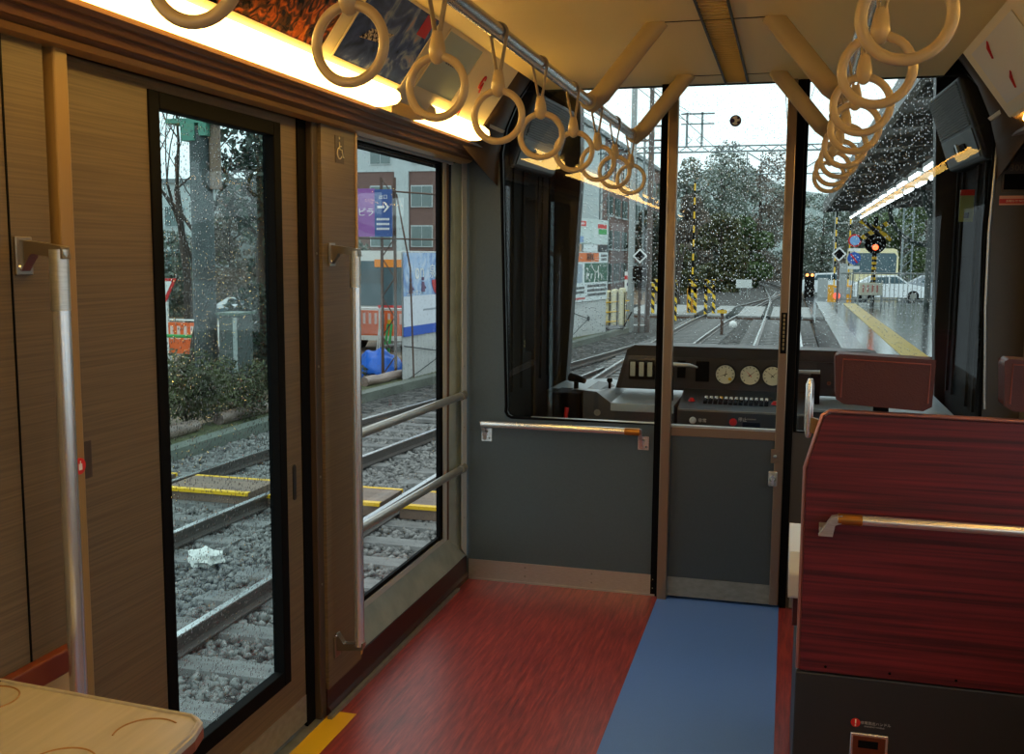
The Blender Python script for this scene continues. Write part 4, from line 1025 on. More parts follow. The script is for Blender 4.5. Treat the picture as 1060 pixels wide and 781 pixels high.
leafy_tree(-10.9, 21.5, 4.6, 2.2, 'brownish shrubby tree near the lattice mast', 23, L4, n=5000, size=.08, group='trees beyond the door window')
# trees ahead
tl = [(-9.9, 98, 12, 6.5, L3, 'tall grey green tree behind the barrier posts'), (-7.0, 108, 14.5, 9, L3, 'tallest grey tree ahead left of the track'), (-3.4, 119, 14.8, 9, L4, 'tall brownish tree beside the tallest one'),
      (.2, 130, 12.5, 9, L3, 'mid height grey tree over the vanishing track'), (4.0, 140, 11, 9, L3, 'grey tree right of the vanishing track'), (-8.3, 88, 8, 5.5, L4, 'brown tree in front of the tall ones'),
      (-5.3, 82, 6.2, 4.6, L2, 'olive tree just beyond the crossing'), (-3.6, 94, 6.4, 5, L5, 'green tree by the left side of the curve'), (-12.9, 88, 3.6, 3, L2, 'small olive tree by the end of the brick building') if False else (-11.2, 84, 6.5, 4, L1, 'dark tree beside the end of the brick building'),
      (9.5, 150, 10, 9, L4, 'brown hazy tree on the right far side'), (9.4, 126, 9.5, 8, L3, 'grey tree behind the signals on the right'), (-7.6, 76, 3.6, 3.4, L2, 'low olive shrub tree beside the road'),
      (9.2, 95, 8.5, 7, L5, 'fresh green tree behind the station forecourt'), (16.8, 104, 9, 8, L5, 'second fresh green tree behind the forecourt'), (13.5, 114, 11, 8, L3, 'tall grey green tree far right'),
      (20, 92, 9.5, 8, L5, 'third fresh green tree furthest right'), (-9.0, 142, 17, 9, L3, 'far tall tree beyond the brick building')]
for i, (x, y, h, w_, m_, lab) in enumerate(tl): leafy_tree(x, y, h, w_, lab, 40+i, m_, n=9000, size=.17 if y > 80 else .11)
for i, (x, y) in enumerate(((-6.2, 60), (-9.3, 66), (-7.7, 72))):
    bare_tree(x, y, 9+i, ('thin bare tree nearest beyond the crossing', 'thin bare tree beside the brick building', 'thin bare tree furthest beyond the crossing')[i], 60+i, 4, .10, group='bare trees beyond the crossing')
# wooded hill far behind
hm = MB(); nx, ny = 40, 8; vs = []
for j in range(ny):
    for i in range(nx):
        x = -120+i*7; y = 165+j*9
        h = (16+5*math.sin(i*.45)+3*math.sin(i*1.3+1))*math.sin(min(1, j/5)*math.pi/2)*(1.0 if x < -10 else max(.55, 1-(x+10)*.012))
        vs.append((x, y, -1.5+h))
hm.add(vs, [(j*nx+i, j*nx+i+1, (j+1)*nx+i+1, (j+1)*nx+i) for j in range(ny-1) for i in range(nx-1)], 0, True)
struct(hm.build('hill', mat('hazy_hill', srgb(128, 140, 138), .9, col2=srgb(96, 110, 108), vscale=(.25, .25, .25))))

# ---------------------------------------------------------------- left side furniture
t = thing('green_capped_mast', (-10.0, 16, -1.2), 'thick grey mast with a green bracket plate on top', 'mast')
MB().lathe((-10.0, 16, -1.4), [(.21, 0), (.19, 5.05)], 16).build('concrete_pole', mat('mast_grey', srgb(66, 78, 78), .6, col2=srgb(44, 54, 56), vscale=(3, 3, 3)), t)
GB = mat('bracket_green', srgb(70, 130, 110), .5)
MB().box(-10.55, -9.55, 15.8, 16.2, 3.72, 3.80).box(-10.25, -9.98, 15.78, 16.22, 3.42, 3.72).box(-9.9, -9.75, 15.78, 16.2, 3.5, 3.72).build('green_bracket', GB, t)
MB().lathe((-9.72, 16.0, 2.6), [(.10, 0), (.10, 1.1)], 12).build('brown_insulator', mat('insulator_brown', srgb(110, 92, 76), .5), t)
t = thing('equipment_cabinet', (-9.4, 16, -1.2), 'tall grey equipment cabinet behind the hedge', 'cabinet')
MB().box(-9.62, -9.24, 15.8, 16.3, -1.2, .42).build('body', mat('cabinet_grey', srgb(70, 80, 78), .5), t, bevel=.01)
MB().box(-9.66, -9.2, 15.76, 16.34, .42, .46).build('lid', mat('cabinet_lid', srgb(84, 104, 94), .5), t)
MB().box(-9.34, -9.26, 15.79, 15.8, -1.1, .38).build('side_strip', mat('cabinet_pale', srgb(150, 160, 158), .5), t)
def lattice(x, y, z1, label, wdt=.30):
    t = thing('lattice_post', (x, y, -1.2), label, 'post', 'rusty lattice posts')
    for dx in (-wdt/2, wdt/2): MB().box(x+dx-.025, x+dx+.025, y-.025, y+.025, -1.3, z1).build('upright', RUST, t)
    m = MB(); z = -1.1; k = 0
    while z < z1-.4:
        a, b = (-1, 1) if k % 2 == 0 else (1, -1)
        m.tube([(x+a*wdt/2, y-.02, z), (x+b*wdt/2, y-.02, z+.42)], .013, 5); z += .42; k += 1
    m.build('zigzag_bracing', RUST, t); return t
lattice(-8.25, 20.3, 3.1, 'rusty lattice post carrying the purple and blue sign')
lattice(-8.62, 16.2, 2.9, 'rusty lattice post at the right edge of the door window', .34)
t = thing('slanted_strut', (-8.0, 20.0, 1), 'thin dark slanted bar beside the purple and blue sign', 'bar')
MB().tube([(-8.02, 20.2, 2.75), (-7.72, 20.2, 1.2), (-7.65, 20.2, -1.2)], .02, 6).build('bar', RUST, t)
MB().tube([(-8.85, 20.15, 2.86), (-7.0, 20.15, 2.72)], .018, 6).tube([(-8.85, 20.15, 1.83), (-7.0, 20.15, 1.80)], .018, 6).build('horizontal_bar', RUST, t)
t = thing('direction_sign', (-8.5, 20.1, 2.35), 'purple and blue direction sign with a white arrow', 'sign')
MB().box(-9.3, -8.47, 20.08, 20.12, 1.86, 2.86).build('purple_board', mat('sign_purple', srgb(138, 84, 158), .5), t)
MB().box(-8.47, -8.08, 20.08, 20.12, 1.86, 2.84).build('blue_board', mat('sign_blue', srgb(40, 76, 140), .5), t)
text('ピラ', .19, (-8.66, 20.075, 2.36), FRONT, WHITE, t)
text('出口', .10, (-8.27, 20.075, 2.68), FRONT, WHITE, t)
ar = MB().box(-8.40, -8.24, 20.06, 20.078, 2.45, 2.50)
ar.add([(-8.27, 20.07, 2.58), (-8.23, 20.07, 2.58), (-8.13, 20.07, 2.475), (-8.23, 20.07, 2.37), (-8.27, 20.07, 2.37), (-8.19, 20.07, 2.475)], [(0, 1, 2, 5), (5, 2, 3, 4)])
ar.build('white_arrow', WHITE, t)
for k in range(3): 
    m = MB(); x = -8.42
    while x < -8.16: m.box(x, x+.03, 20.07, 20.078, 2.20-k*.10, 2.245-k*.10); x += .042
    m.build('small_lettering', WHITE, t)
# corrugated hoarding along the track
fp = [(-7.92, 20.2), (-7.72, 22.6), (-7.30, 27), (-6.80, 32), (-6.25, 35.7)]
CORR = mat('corrugated_white', srgb(190, 194, 194), .45, .1, var=.08, vscale=(.4, .4, 3))
t = thing('corrugated_fence', (-7.2, 27, -1.2), 'long white corrugated fence with posters left of the tracks', 'fence')
for (x0, y0), (x1, y1) in zip(fp, fp[1:]):
    m = MB(); L = math.hypot(x1-x0, y1-y0); d = Vector(((x1-x0)/L, (y1-y0)/L, 0)); nn = Vector((d.y, -d.x, 0)); N = int(L/.05); vs = []
    top = 1.56 if y0 < 26 else 2.72
    for k in range(N+1):
        p = Vector((x0, y0, 0))+d*(L*k/N)+nn*(.012 if k % 4 in (0, 1) else -.012)
        vs += [(p.x, p.y, -1.25), (p.x, p.y, top), (p.x-nn.x*.01, p.y-nn.y*.01, -1.25), (p.x-nn.x*.01, p.y-nn.y*.01, top)]
    fs = []
    for k in range(N): a = 4*k; fs += [(a, a+4, a+5, a+1), (a+2, a+3, a+7, a+6), (a+1, a+5, a+7, a+3)]
    m.add(vs, fs); m.build('fence_panel', CORR, t)
def along(i, s0, s1, z0, z1, off=.03):
    """rectangle on fence segment i between fractions s0..s1"""
    (x0, y0), (x1, y1) = fp[i], fp[i+1]; d = Vector((x1-x0, y1-y0, 0)); nn = Vector((d.y, -d.x, 0)).normalized()*off
    p = lambda s, z: Vector((x0, y0, z))+Vector((d.x*s, d.y*s, 0))+nn
    return p(s0, z0), p(s1, z0), p(s1, z1), p(s0, z1), nn.normalized(), d.normalized()
def onfence(parent, name, i, s0, s1, z0, z1, m, off=.03, th_=.004):
    a, b, c, d, nn, dd = along(i, s0, s1, z0, z1, off)
    return MB().plate(a, b, c, d, th_).build(name, m, parent)
def fencetext(parent, body, size, i, s, z, m, off=.04, sx=1):
    a, _, _, _, nn, dd = along(i, s, s+.01, z, z+.1, off)
    rot = Matrix((dd, Vector((0, 0, 1)), nn)).transposed().to_4x4()
    return text(body, size, a, None, m, parent, rot=rot, sx=sx, ext=.002)
SKYB = poster_mat('poster_sky', [(.35, srgb(120, 150, 205)), (.5, srgb(160, 190, 225)), (.65, srgb(225, 232, 240))], 1.3)
p = thing('bath_poster', (-7.8, 21.4, .6), 'big pale blue and white bath poster on the fence end', 'poster')
onfence(p, 'blue_sky_print', 0, .01, .97, .60, 1.53, SKYB); onfence(p, 'white_sheet', 0, .01, .97, -.05, .60, mat('poster_white', srgb(214, 222, 232), .5)); onfence(p, 'blue_band', 0, .01, .97, -.26, -.05, mat('poster_blue', srgb(48, 92, 190), .5))
fencetext(p, 'on', .52, 0, .34, 1.12, WHITE, sx=.9); fencetext(p, '泉', .34, 0, .62, 1.10, WHITE); fencetext(p, 'ユネッサン', .15, 0, .22, .66, WHITE)
a, b, c, d, nn, dd = along(0, .86, .87, .95, 1.0, .045)
m = MB(); ctr = a; N = 24
pts = [ctr+dd*(.62*math.cos(R(180+180*k/N)))+Vector((0, 0, .42*math.sin(R(180+180*k/N))-.02)) for k in range(N+1)]
m.add([ctr]+pts, [(0, k+1, k+2) for k in range(N) if (pts[k+1]-a).dot(dd) < .30]); m.build('red_bowl', mat('bowl_red', srgb(190, 48, 56), .4), p)
m = MB()
for k in range(16): q = ctr+dd*(-.42+.05*k)+Vector((0, 0, .02+.05*abs(math.sin(k*1.9)))); m.tube([q, q+dd*.10+Vector((0, 0, .05))], .035, 5) if (q-a).dot(dd) < .25 else None
m.build('dark_rocks', mat('print_grey', srgb(100, 112, 104), .6), p)
for s, z in ((.14, .78), (.40, .80)):
    a2, *_r = along(0, s, s+.01, z, z+.1, .05); m = MB()
    m.tube([a2-Vector((0, 0, .12)), a2+Vector((0, 0, .10))], [.055, .035], 8).tube([a2+Vector((0, 0, .13)), a2+Vector((0, 0, .20))], [.035, .03], 8).tube([a2+Vector((0, 0, .05)), a2+dd*.14-Vector((0, 0, .04))], .02, 6)
    m.build('bather_figure', mat('print_plum', srgb(110, 84, 110), .6), p)
a2, *_r = along(0, .5, .51, .2, .3, .04)
onfence(p, 'grey_lettering', 0, .42, .70, .26, .30, mat('print_grey2', srgb(150, 160, 170), .6), .036)
# posters at the far fence end
def rows(parent, i, s0, s1, z0, z1, nrow, m, off=.04, seed=0):
    rr = random.Random(seed); hh = (z1-z0)/nrow
    for k in range(nrow):
        mm = MB(); s = s0
        while s < s1-.02:
            w_ = rr.uniform(.012, .03); a, b, c, d, nn, dd = along(i, s, min(s1, s+w_), z0+k*hh+hh*.2, z0+k*hh+hh*.8, off); mm.plate(a, b, c, d, .003); s += w_+.012
        mm.build('lettering_row', m, parent)
INK = mat('print_black', srgb(50, 56, 60), .6); PW = mat('print_white', srgb(206, 216, 218), .5)
p = thing('upper_poster', (-6.5, 34, 2.2), 'upper pale green poster with a red corner label on the far fence', 'poster')
onfence(p, 'sheet', 3, .02, .98, 1.88, 2.70, mat('pale_green_print', srgb(168, 190, 186), .5, col2=srgb(200, 212, 212), vscale=(1.5, 1.5, 1.5)), .05)
onfence(p, 'red_label', 3, .05, .36, 2.45, 2.62, RED, .056); rows(p, 3, .08, .33, 2.48, 2.59, 1, PW, .062, 1)
onfence(p, 'red_strip', 3, .68, .93, 2.42, 2.56, RED, .056); onfence(p, 'green_strip', 3, .70, .93, 2.22, 2.40, GRN, .056); onfence(p, 'blue_pool_print', 3, .10, .30, 1.92, 2.12, mat('pool_blue', srgb(120, 150, 190), .5), .056)
p = thing('middle_poster_strip', (-6.5, 34, 1.7), 'narrow strip of small pictures between the two big posters', 'poster')
onfence(p, 'orange_print', 3, .02, .25, 1.62, 1.86, mat('print_amber', srgb(176, 140, 110), .5), .05); onfence(p, 'white_print', 3, .30, .68, 1.62, 1.86, PW, .05); onfence(p, 'dark_print', 3, .72, .96, 1.62, 1.86, INK, .05)
p = thing('lower_poster', (-6.5, 34, .8), 'lower white poster with orange heading and green panel', 'poster')
onfence(p, 'sheet', 3, .0, .98, -.02, 1.60, PW, .05); onfence(p, 'orange_heading', 3, .0, .72, 1.28, 1.58, mat('heading_orange', srgb(214, 110, 50), .5), .056)
fencetext(p, '箱根湯', .26, 3, .48, 1.43, INK, .07, .9); rows(p, 3, .78, .96, 1.30, 1.56, 2, INK, .06, 4)
onfence(p, 'green_panel', 3, .34, .97, .60, 1.24, mat('panel_green', srgb(46, 96, 78), .5), .056)
rr = random.Random(9); mm = MB()
for k in range(26):
    s = .37+.56*rr.random(); z = .66+.5*rr.random(); a, b, c, d, nn, dd = along(3, s, s+.04, z, z+.04, .066); mm.tube([a, a+dd*rr.uniform(-.15, .2)+Vector((0, 0, rr.uniform(-.2, .2)))], .022, 4)
mm.build('white_brush_lettering', WHITE, p)
onfence(p, 'portrait_print', 3, .05, .28, .60, 1.22, mat('portrait_grey', srgb(150, 166, 180), .6), .056); rows(p, 3, .42, .95, .10, .55, 3, INK, .06, 5); rows(p, 3, .04, .34, .22, .5, 2, INK, .06, 6); rows(p, 3, .02, .38, .03, .14, 1, RED, .06, 7)
t = thing('fence_wheel', (-6.7, 32.6, -.6), 'wire bracing with a small round plate on the lower fence', 'bracing')
for i, s, z, ii in ((0, .9, -.75, 0), (3, .45, -.62, 3)):
    a, b, c, d, nn, dd = along(i, s, s+.02, z, z+.1, .07)
    MB().tube([a-nn*.01, a+nn*.02], .085, 14).build('round_plate', INK, t)
    m = MB(); a1, *_ = along(i, .0, .1, z+.30, z, .06); a2_, *_ = along(i, .05, .1, z-.45, z, .06); m.tube([a1, a], .012, 4).tube([a2_, a], .012, 4); m.build('wire', INK, t)
# blue tarpaulin over a heap
bm = bmesh.new(); bmesh.ops.create_grid(bm, x_segments=24, y_segments=16, size=1)
for v in bm.verts:
    x, y = v.co.x, v.co.y; h = max(0, 1-x*x*.9-y*y*.9); v.co = Vector((x*.62, y*.5, .62*h**.6+.05*math.sin(x*9+y*5)*h+.03*math.sin(x*17-y*11)-.02))
me = bpy.data.meshes.new('blue_tarpaulin'); bm.to_mesh(me); bm.free(); me.materials.append(mat('tarp_blue', srgb(36, 108, 216), .35))
for q in me.polygons: q.use_smooth = True
o = bpy.data.objects.new('blue_tarpaulin', me); COL.objects.link(o); o.location = (-8.75, 20.9, -1.22); tag(o, 'crumpled bright blue tarpaulin on the ground before the building site', 'tarpaulin')
sm = o.modifiers.new('solid', 'SOLIDIFY'); sm.thickness = .01
# site barriers
def barrier(x, y, label, col=ORG, w_=.8, grp='orange site barriers'):
    t = thing('site_barrier', (x, y, -1.2), label, 'barrier', grp)
    MB().box(x-w_/2, x+w_/2, y-.02, y+.02, -.60, .05).build('orange_panel', col, t); m = MB()
    for k in range(int(w_/.16)): m.box(x-w_/2+.05+k*.16, x-w_/2+.12+k*.16, y-.026, y-.02, -.30, -.02)
    m.build('white_mesh_marks', mat('barrier_pink', srgb(220, 190, 180), .5), t)
    m = MB()
    for sx in (-w_/2, w_/2): m.tube([(x+sx, y, -1.36), (x+sx, y, .1)], .02, 6).tube([(x+sx, y-.25, -1.36), (x+sx, y, -.4)], .015, 6)
    m.tube([(x-w_/2, y, .1), (x+w_/2, y, .1)], .02, 6); m.build('tube_frame', WHITE, t)
for i, (x, y) in enumerate(((-12.1, 18.6), (-10.6, 24.4), (-9.75, 24.4), (-8.9, 24.4), (-11.5, 24.5))):
    barrier(x, y, ('orange site barrier at the left edge of the door window', 'orange barrier behind the lattice post, second from the left', 'orange barrier below the white bus front', 'orange barrier nearest the corrugated fence', 'orange barrier below the bus windscreen, far left')[i])
t = thing('green_pipe_barrier', (-9.3, 23.2, -1.2), 'bright green pipe stand with a striped bar at the building site', 'barrier')
MB().tube([(-9.62, 23.2, -1.3), (-9.45, 23.2, -.2), (-9.36, 23.2, -.2), (-9.50, 23.2, -1.3)], .035, 8).build('green_stand', GRN, t)
MB().tube([(-9.5, 23.1, -.75), (-8.2, 23.1, -.55)], .045, 8).build('grey_bar', CONC, t); MB().lathe((-9.42, 23.2, -.2), [(.05, 0), (.05, .10)], 8).build('yellow_tip', YEL, t)
t = thing('green_pipe_barrier', (-11.4, 18.4, -1.2), 'green pipe rail beside the orange barrier at the far left', 'barrier')
MB().tube([(-12.6, 18.2, -.2), (-11.7, 18.2, -.2), (-11.55, 18.2, -.35), (-11.35, 18.2, -.85)], .035, 8).build('green_pipe', GRN, t); MB().tube([(-12.4, 18.1, -.3), (-11.9, 18.1, -.95)], .03, 6).build('white_strut', WHITE, t)
def cone(x, y, label, h=.62):
    t = thing('traffic_cone', (x, y, -1.2), label, 'cone', 'traffic cones'); z = -1.36+.2
    MB().box(x-.18, x+.18, y-.18, y+.18, z, z+.03).build('base', ORG, t); MB().lathe((x, y, z+.03), [(.13, 0), (.03, h)], 14).build('cone', ORG, t); MB().lathe((x, y, z+.03+h*.45), [(.083, 0), (.058, h*.25)], 14).build('white_band', WHITE, t)
cone(-11.2, 21.2, 'orange traffic cone at the right edge of the door window', .8); cone(-8.75, 22.6, 'orange traffic cone beside the corrugated fence')
o = MB().add([(-13.1, 19.0, .95), (-12.55, 19.0, .95), (-12.82, 19.0, .45), (-13.1, 19.03, .95), (-12.55, 19.03, .95), (-12.82, 19.03, .45)], [(0, 1, 2), (3, 5, 4), (0, 3, 4, 1), (1, 4, 5, 2), (2, 5, 3, 0)]).build('triangle_board', RED)
t = thing('yield_sign', (-12.8, 19, -1.2), 'red and white triangular sign at the left edge of the door window', 'sign'); LOCS[t.name] = (-12.8, 19, -1.2)
o.parent = t; o.matrix_parent_inverse = Matrix.Translation((12.8, -19, 1.2)); MB().cyl((-12.82, 19.05, -1.36), (-12.82, 19.05, .9), .03, 8).build('post', WHITE, t)
MB().add([(-13.0, 18.99, .89), (-12.65, 18.99, .89), (-12.82, 18.99, .58)], [(0, 1, 2)]).build('white_centre', WHITE, t)

# vehicles
TYRE = BLACK; VG = mat('vehicle_glass', srgb(70, 92, 100), .1)
def car(x, y, label, body, heading=1, s=1.0, zb=-1.0):
    t = thing('car', (x, y, zb), label, 'car', None); L = 4.3*s; h = 1.5*s; f = heading
    pr_ = [(-L/2, .35), (-L/2+.05, .75), (-L/2+.35, .95), (-L*.22, 1.42), (L*.10, 1.48), (L*.26, 1.0), (L*.44, .85), (L/2, .62), (L/2, .35), (L/2-.1, .22), (-L/2+.1, .22)]
    MB().prism([(x+a*f, zb+b*s) for a, b in pr_], 'y', y, y+1.65*s, 0).build('body', body, t, bevel=.05)
    gl = [(-L*.26, 1.0), (-L*.20, 1.36), (L*.09, 1.40), (L*.22, 1.02)]
    MB().prism([(x+a*f, zb+b*s) for a, b in gl], 'y', y-.01, y+1.66*s).build('side_windows', VG, t)
    MB().box(x-.03, x+.03, y-.02, y, zb+1.0*s, zb+1.4*s).build('door_pillar', body, t)
    for a in (-L*.30, L*.31):
        for yy in (y-.02, y+1.45*s):
            w_ = MB().lathe((x+a*f, yy, zb+.31*s), [(.31*s, 0), (.31*s, .2)], 20, 'y').build('wheel', TYRE, t)
            MB().lathe((x+a*f, yy-.01, zb+.31*s), [(.18*s, 0), (.18*s, .02)], 14, 'y').build('hubcap', STEELD, w_)
    return t
WCAR = mat('car_white', srgb(214, 220, 224), .25); SCAR = mat('car_silver', srgb(150, 158, 166), .25, .3)
car(5.5, 62, 'white car waiting beyond the platform fence', WCAR, 1, 1.0, -1.0)
car(2.6, 69, 'white car half hidden behind the crossing signals', WCAR, 1, 1.0, -1.0)
car(8.8, 66, 'pale car at the right edge of the forecourt', SCAR, 1)
car(-15.0, 25.6, 'white car parked beyond the door window', WCAR, 1, .95, -1.36)
car(-17.6, 31, 'second white car parked behind the grey cabinet', WCAR, 1, .95, -1.36)
def bus(x, y, w_, label, body, zb, h=2.9, L=8, text_=None):
    t = thing('bus', (x, y, zb), label, 'bus')
    pr_ = [(x-w_/2, zb+.35), (x-w_/2, zb+h*.8), (x-w_/2+.10, zb+h-.08), (x-w_/2+.35, zb+h), (x+w_/2-.35, zb+h), (x+w_/2-.10, zb+h-.08), (x+w_/2, zb+h*.8), (x+w_/2, zb+.35)]
    MB().prism(pr_, 'y', y, y+L).build('body', body, t, bevel=.06)
    MB().prism([(x-w_/2+.14, zb+h*.46), (x-w_/2+.12, zb+h*.84), (x-w_/2+.25, zb+h*.9), (x+w_/2-.25, zb+h*.9), (x+w_/2-.12, zb+h*.84), (x+w_/2-.14, zb+h*.46)], 'y', y-.02, y).build('windscreen', VG, t)
    for k in range(6): MB().box(x+w_/2-.005, x+w_/2+.01, y+.5+k*1.2, y+1.5+k*1.2, zb+h*.5, zb+h*.84).build('side_window', VG, t)
    for sx in (-1, 1):
        for yy in (y+1.2, y+L-2): MB().lathe((x+sx*(w_/2-.12)-.12, yy, zb+.45), [(.45, 0), (.45, .24)], 20, 'x').build('wheel', TYRE, t)
        MB().box(x+sx*(w_/2-.35)-.14, x+sx*(w_/2-.35)+.14, y-.03, y, zb+.62, zb+.78).build('headlamp', mat('headlamp', srgb(230, 230, 220), .2), t)
    return t
t = bus(-11.6, 27.5, 2.3, 'white bus front behind the building site barriers', mat('bus_white', srgb(206, 212, 208), .35), -1.36, 2.95)
MB().box(-11.6, -10.6, 27.46, 27.48, 1.12, 1.34).build('orange_destination_display', mat('led_orange', srgb(230, 140, 40), .5), t)
MB().box(-11.5, -10.7, 27.46, 27.5, -.08, .02).build('red_lettering', RED, t)
MB().prism([(-12.74, -.75), (-10.46, -.75), (-10.46, -.45), (-11.3, -.35), (-12.74, -.60)], 'y', 27.45, 27.49).build('green_swoosh', mat('bus_green', srgb(110, 170, 80), .4), t)
t = bus(5.6, 74, 3.0, 'cream bus standing behind the white car', mat('bus_cream', srgb(226, 214, 170), .4), -1.0, 3.1)
MB().box(4.2, 7.0, 73.95, 74, -.5, -.38).build('blue_stripe', BLUE, t)

# building
BRK = mat('brick_brown', srgb(104, 82, 76), .8, var=.08, vscale=(2, 2, 8)); BWH = mat('tile_white', srgb(168, 182, 184), .7, var=.05, vscale=(2, 2, 2)); WG = mat('window_glass_grey', srgb(96, 116, 116), .2)
b = thing('brick_building', (-26, 65, -1.36), 'large brown brick building with white bands left of the tracks', 'building')
MB().box(-34, -14, 65, 125, -1.4, 7.0).box(-34, -14, 78, 125, 7.0, 10.4).build('brick_wall', BRK, b)
MB().box(-34.02, -13.95, 64.95, 78, 7.0, 10.4).box(-20, -13.93, 95, 107, 4.2, 10.4).build('white_upper_storey', BWH, b)
MB().box(-34.2, -13.7, 64.7, 125.3, 10.4, 10.75).build('roof_edge', mat('roof_grey', srgb(120, 130, 132), .7), b)
MB().box(-14, -13.9, 67.5, 77, -1.4, 7.05).build('white_stair_section', BWH, b)
MB().box(-25.9, -24.9, 64.85, 65, -1.4, 7.05).build('white_pilaster', BWH, b)
for i in range(4, 10):
    for j, z in enumerate((-.6, 2.05, 4.70, 7.55)):
        x = -45.4+i*2.95
        f = MB().box(x, x+1.55, 64.9, 65, z-.08, z+1.38).build('window', BWH, b)
        MB().box(x+.07, x+.74, 64.87, 64.9, z, z+1.3).box(x+.81, x+1.48, 64.87, 64.9, z, z+1.3).build('pane', WG, f)
for i in range(12):
    for j, z in enumerate((-.6, 2.05, 4.70, 7.55)):
        y = 79.5+i*3.8
        f = MB().box(-14.0, -13.88, y-.1, y+2.5, z-.14, z-.02).build('window', BWH, b)
        MB().box(-14.0, -13.90, y, y+1.0, z, z+1.45).box(-14.0, -13.90, y+1.4, y+2.4, z, z+1.45).build('pane', mat('pane_teal', srgb(70, 92, 92), .2), f)
# ---------------------------------------------------------------- ahead: signals, barriers, poles
PG = mat('pole_grey', srgb(150, 156, 156), .5, .2); DKP = mat('pole_brown', srgb(92, 82, 78), .7)
def pole(x, y, z1, r, m_, label, z0=-1.3, cat='pole', name='utility_pole', arms=()):
    t = thing(name, (x, y, z0), label, cat); MB().lathe((x, y, z0), [(r, 0), (r*.75, z1-z0)], 12).build('pole', m_, t)
    for (x0, x1, z) in arms:
        a = MB().box(x0, x1, y-.05, y+.05, z, z+.09).build('cross_arm', m_, t)
        for q in (x0+.08, x1-.08): MB().lathe((q, y, z+.09), [(.05, 0), (.03, .08), (.05, .16)], 8).build('insulator', WHITE, a)
    return t
pole(-5.58, 37, 8.2, .13, PG, 'pale round utility pole beside the far posters')
pole(-4.98, 37.2, 9.5, .10, DKP, 'dark brown mast left of the bronze door pole')
pole(-4.72, 39, 8.0, .08, DKP, 'thin dark mast beside the brown mast')
pole(-6.9, 52, 8.8, .12, DKP, 'dark pole with two cross arms beyond the crossing', arms=((-7.7, -6.1, 7.9), (-7.6, -6.2, 7.2)))
pole(3.3, 84, 6.5, .10, PG, 'thin pale pole beyond the crossing right of the track', arms=((3.3, 4.6, 4.1),))
def diamond(x, y, z, s, label, z0=-1.3, grp='diamond signals'):
    t = thing('diamond_signal', (x, y, z0), label, 'signal', grp)
    for a, b, mm, n_ in ((s, .0, WHITE, 'white_frame'), (s*.72, -.01, BLACK, 'black_face')):
        MB().prism([(x-a, z), (x, z+a), (x+a, z), (x, z-a)], 'y', y-.03+b, y+b).build(n_, mm, t)
    MB().cyl((x, y+.06, z0), (x, y+.06, z+s*.5), .05, 10).build('post', DKP, t)
    return t
t = diamond(-5.25, 36.9, 1.49, .27, 'white framed diamond signal left of the track')
MB().box(-5.50, -5.02, 36.85, 37.1, .60, 1.12).build('signal_box', BLACK, t, bevel=.03); MB().box(-5.3, -5.1, 36.8, 37.0, .35, .6).build('lower_box', DARK, t)
diamond(1.92, 44, 1.62, .30, 'white framed diamond signal right of the track')
t = thing('red_white_sign', (-5.62, 37, -1.2), 'narrow red and white notice on a post by the diamond signal', 'sign')
MB().box(-5.80, -5.46, 36.95, 37, .2, .92).build('board', WHITE, t); MB().box(-5.80, -5.46, 36.93, 36.95, .64, .78).build('red_band', RED, t)
MB().lathe((-5.63, 36.94, .46), [(.09, 0), (.09, -.01)], 16, 'y').build('violet_symbol', mat('violet_ink', srgb(44, 26, 84), .4), t); MB().cyl((-5.62, 37.03, -1.3), (-5.62, 37.03, .9), .03, 8).build('post', PG, t)
text('注意', .11, (-5.63, 36.93, .71), FRONT, WHITE, t)
# pallet of sacks with yellow rails
t = thing('sack_pallet', (-6.1, 36.3, -1.2), 'stack of cream sacks held by yellow rails beside the fence', 'pallet')
for k in range(3):
    MB().box(-6.42+k*.27, -6.20+k*.27, 36.1, 36.5, -1.0, .25+.05*k).build('sack', mat('sack_cream', srgb(206, 196, 160), .7), t, bevel=.06)
    MB().box(-6.20+k*.27, -6.17+k*.27, 36.08, 36.12, -1.0, .2).build('dark_gap', BLACK, t)
m = MB()
for z in (-.85, -.5, -.15): m.tube([(-6.55, 36.0, z-.05), (-5.5, 36.2, z+.05)], .022, 6)
m.build('yellow_rail', YEL, t); MB().tube([(-6.5, 36.05, -1.0), (-6.2, 36.0, -1.15), (-5.7, 36.1, -1.1), (-5.4, 36.2, -.5)], .03, 6).build('cradle', DARK, t)
o = MB().box(-6.0, -5.05, 37.2, 37.9, -1.4, -1.05).build('concrete_plinth', CONC, bevel=.03); tag(o, 'low concrete plinth below the diamond signal on the left', 'plinth')
def stripes_mat():
    m = bpy.data.materials.new('yellow_black_stripes'); m.use_nodes = True; n = m.node_tree.nodes; l = m.node_tree.links
    t = n.new('ShaderNodeTexCoord'); wv = n.new('ShaderNodeTexWave'); wv.bands_direction = 'DIAGONAL'; wv.inputs['Scale'].default_value = 1.6
    l.new(t.outputs['Object'], wv.inputs[0]); rp = n.new('ShaderNodeValToRGB'); rp.color_ramp.interpolation = 'CONSTANT'
    rp.color_ramp.elements[0].color = srgb(24, 24, 22); rp.color_ramp.elements[1].position = .5; rp.color_ramp.elements[1].color = srgb(226, 184, 30)
    l.new(wv.outputs['Fac'], rp.inputs[0]); l.new(rp.outputs[0], n['Principled BSDF'].inputs['Base Color']); return m
STR = stripes_mat()
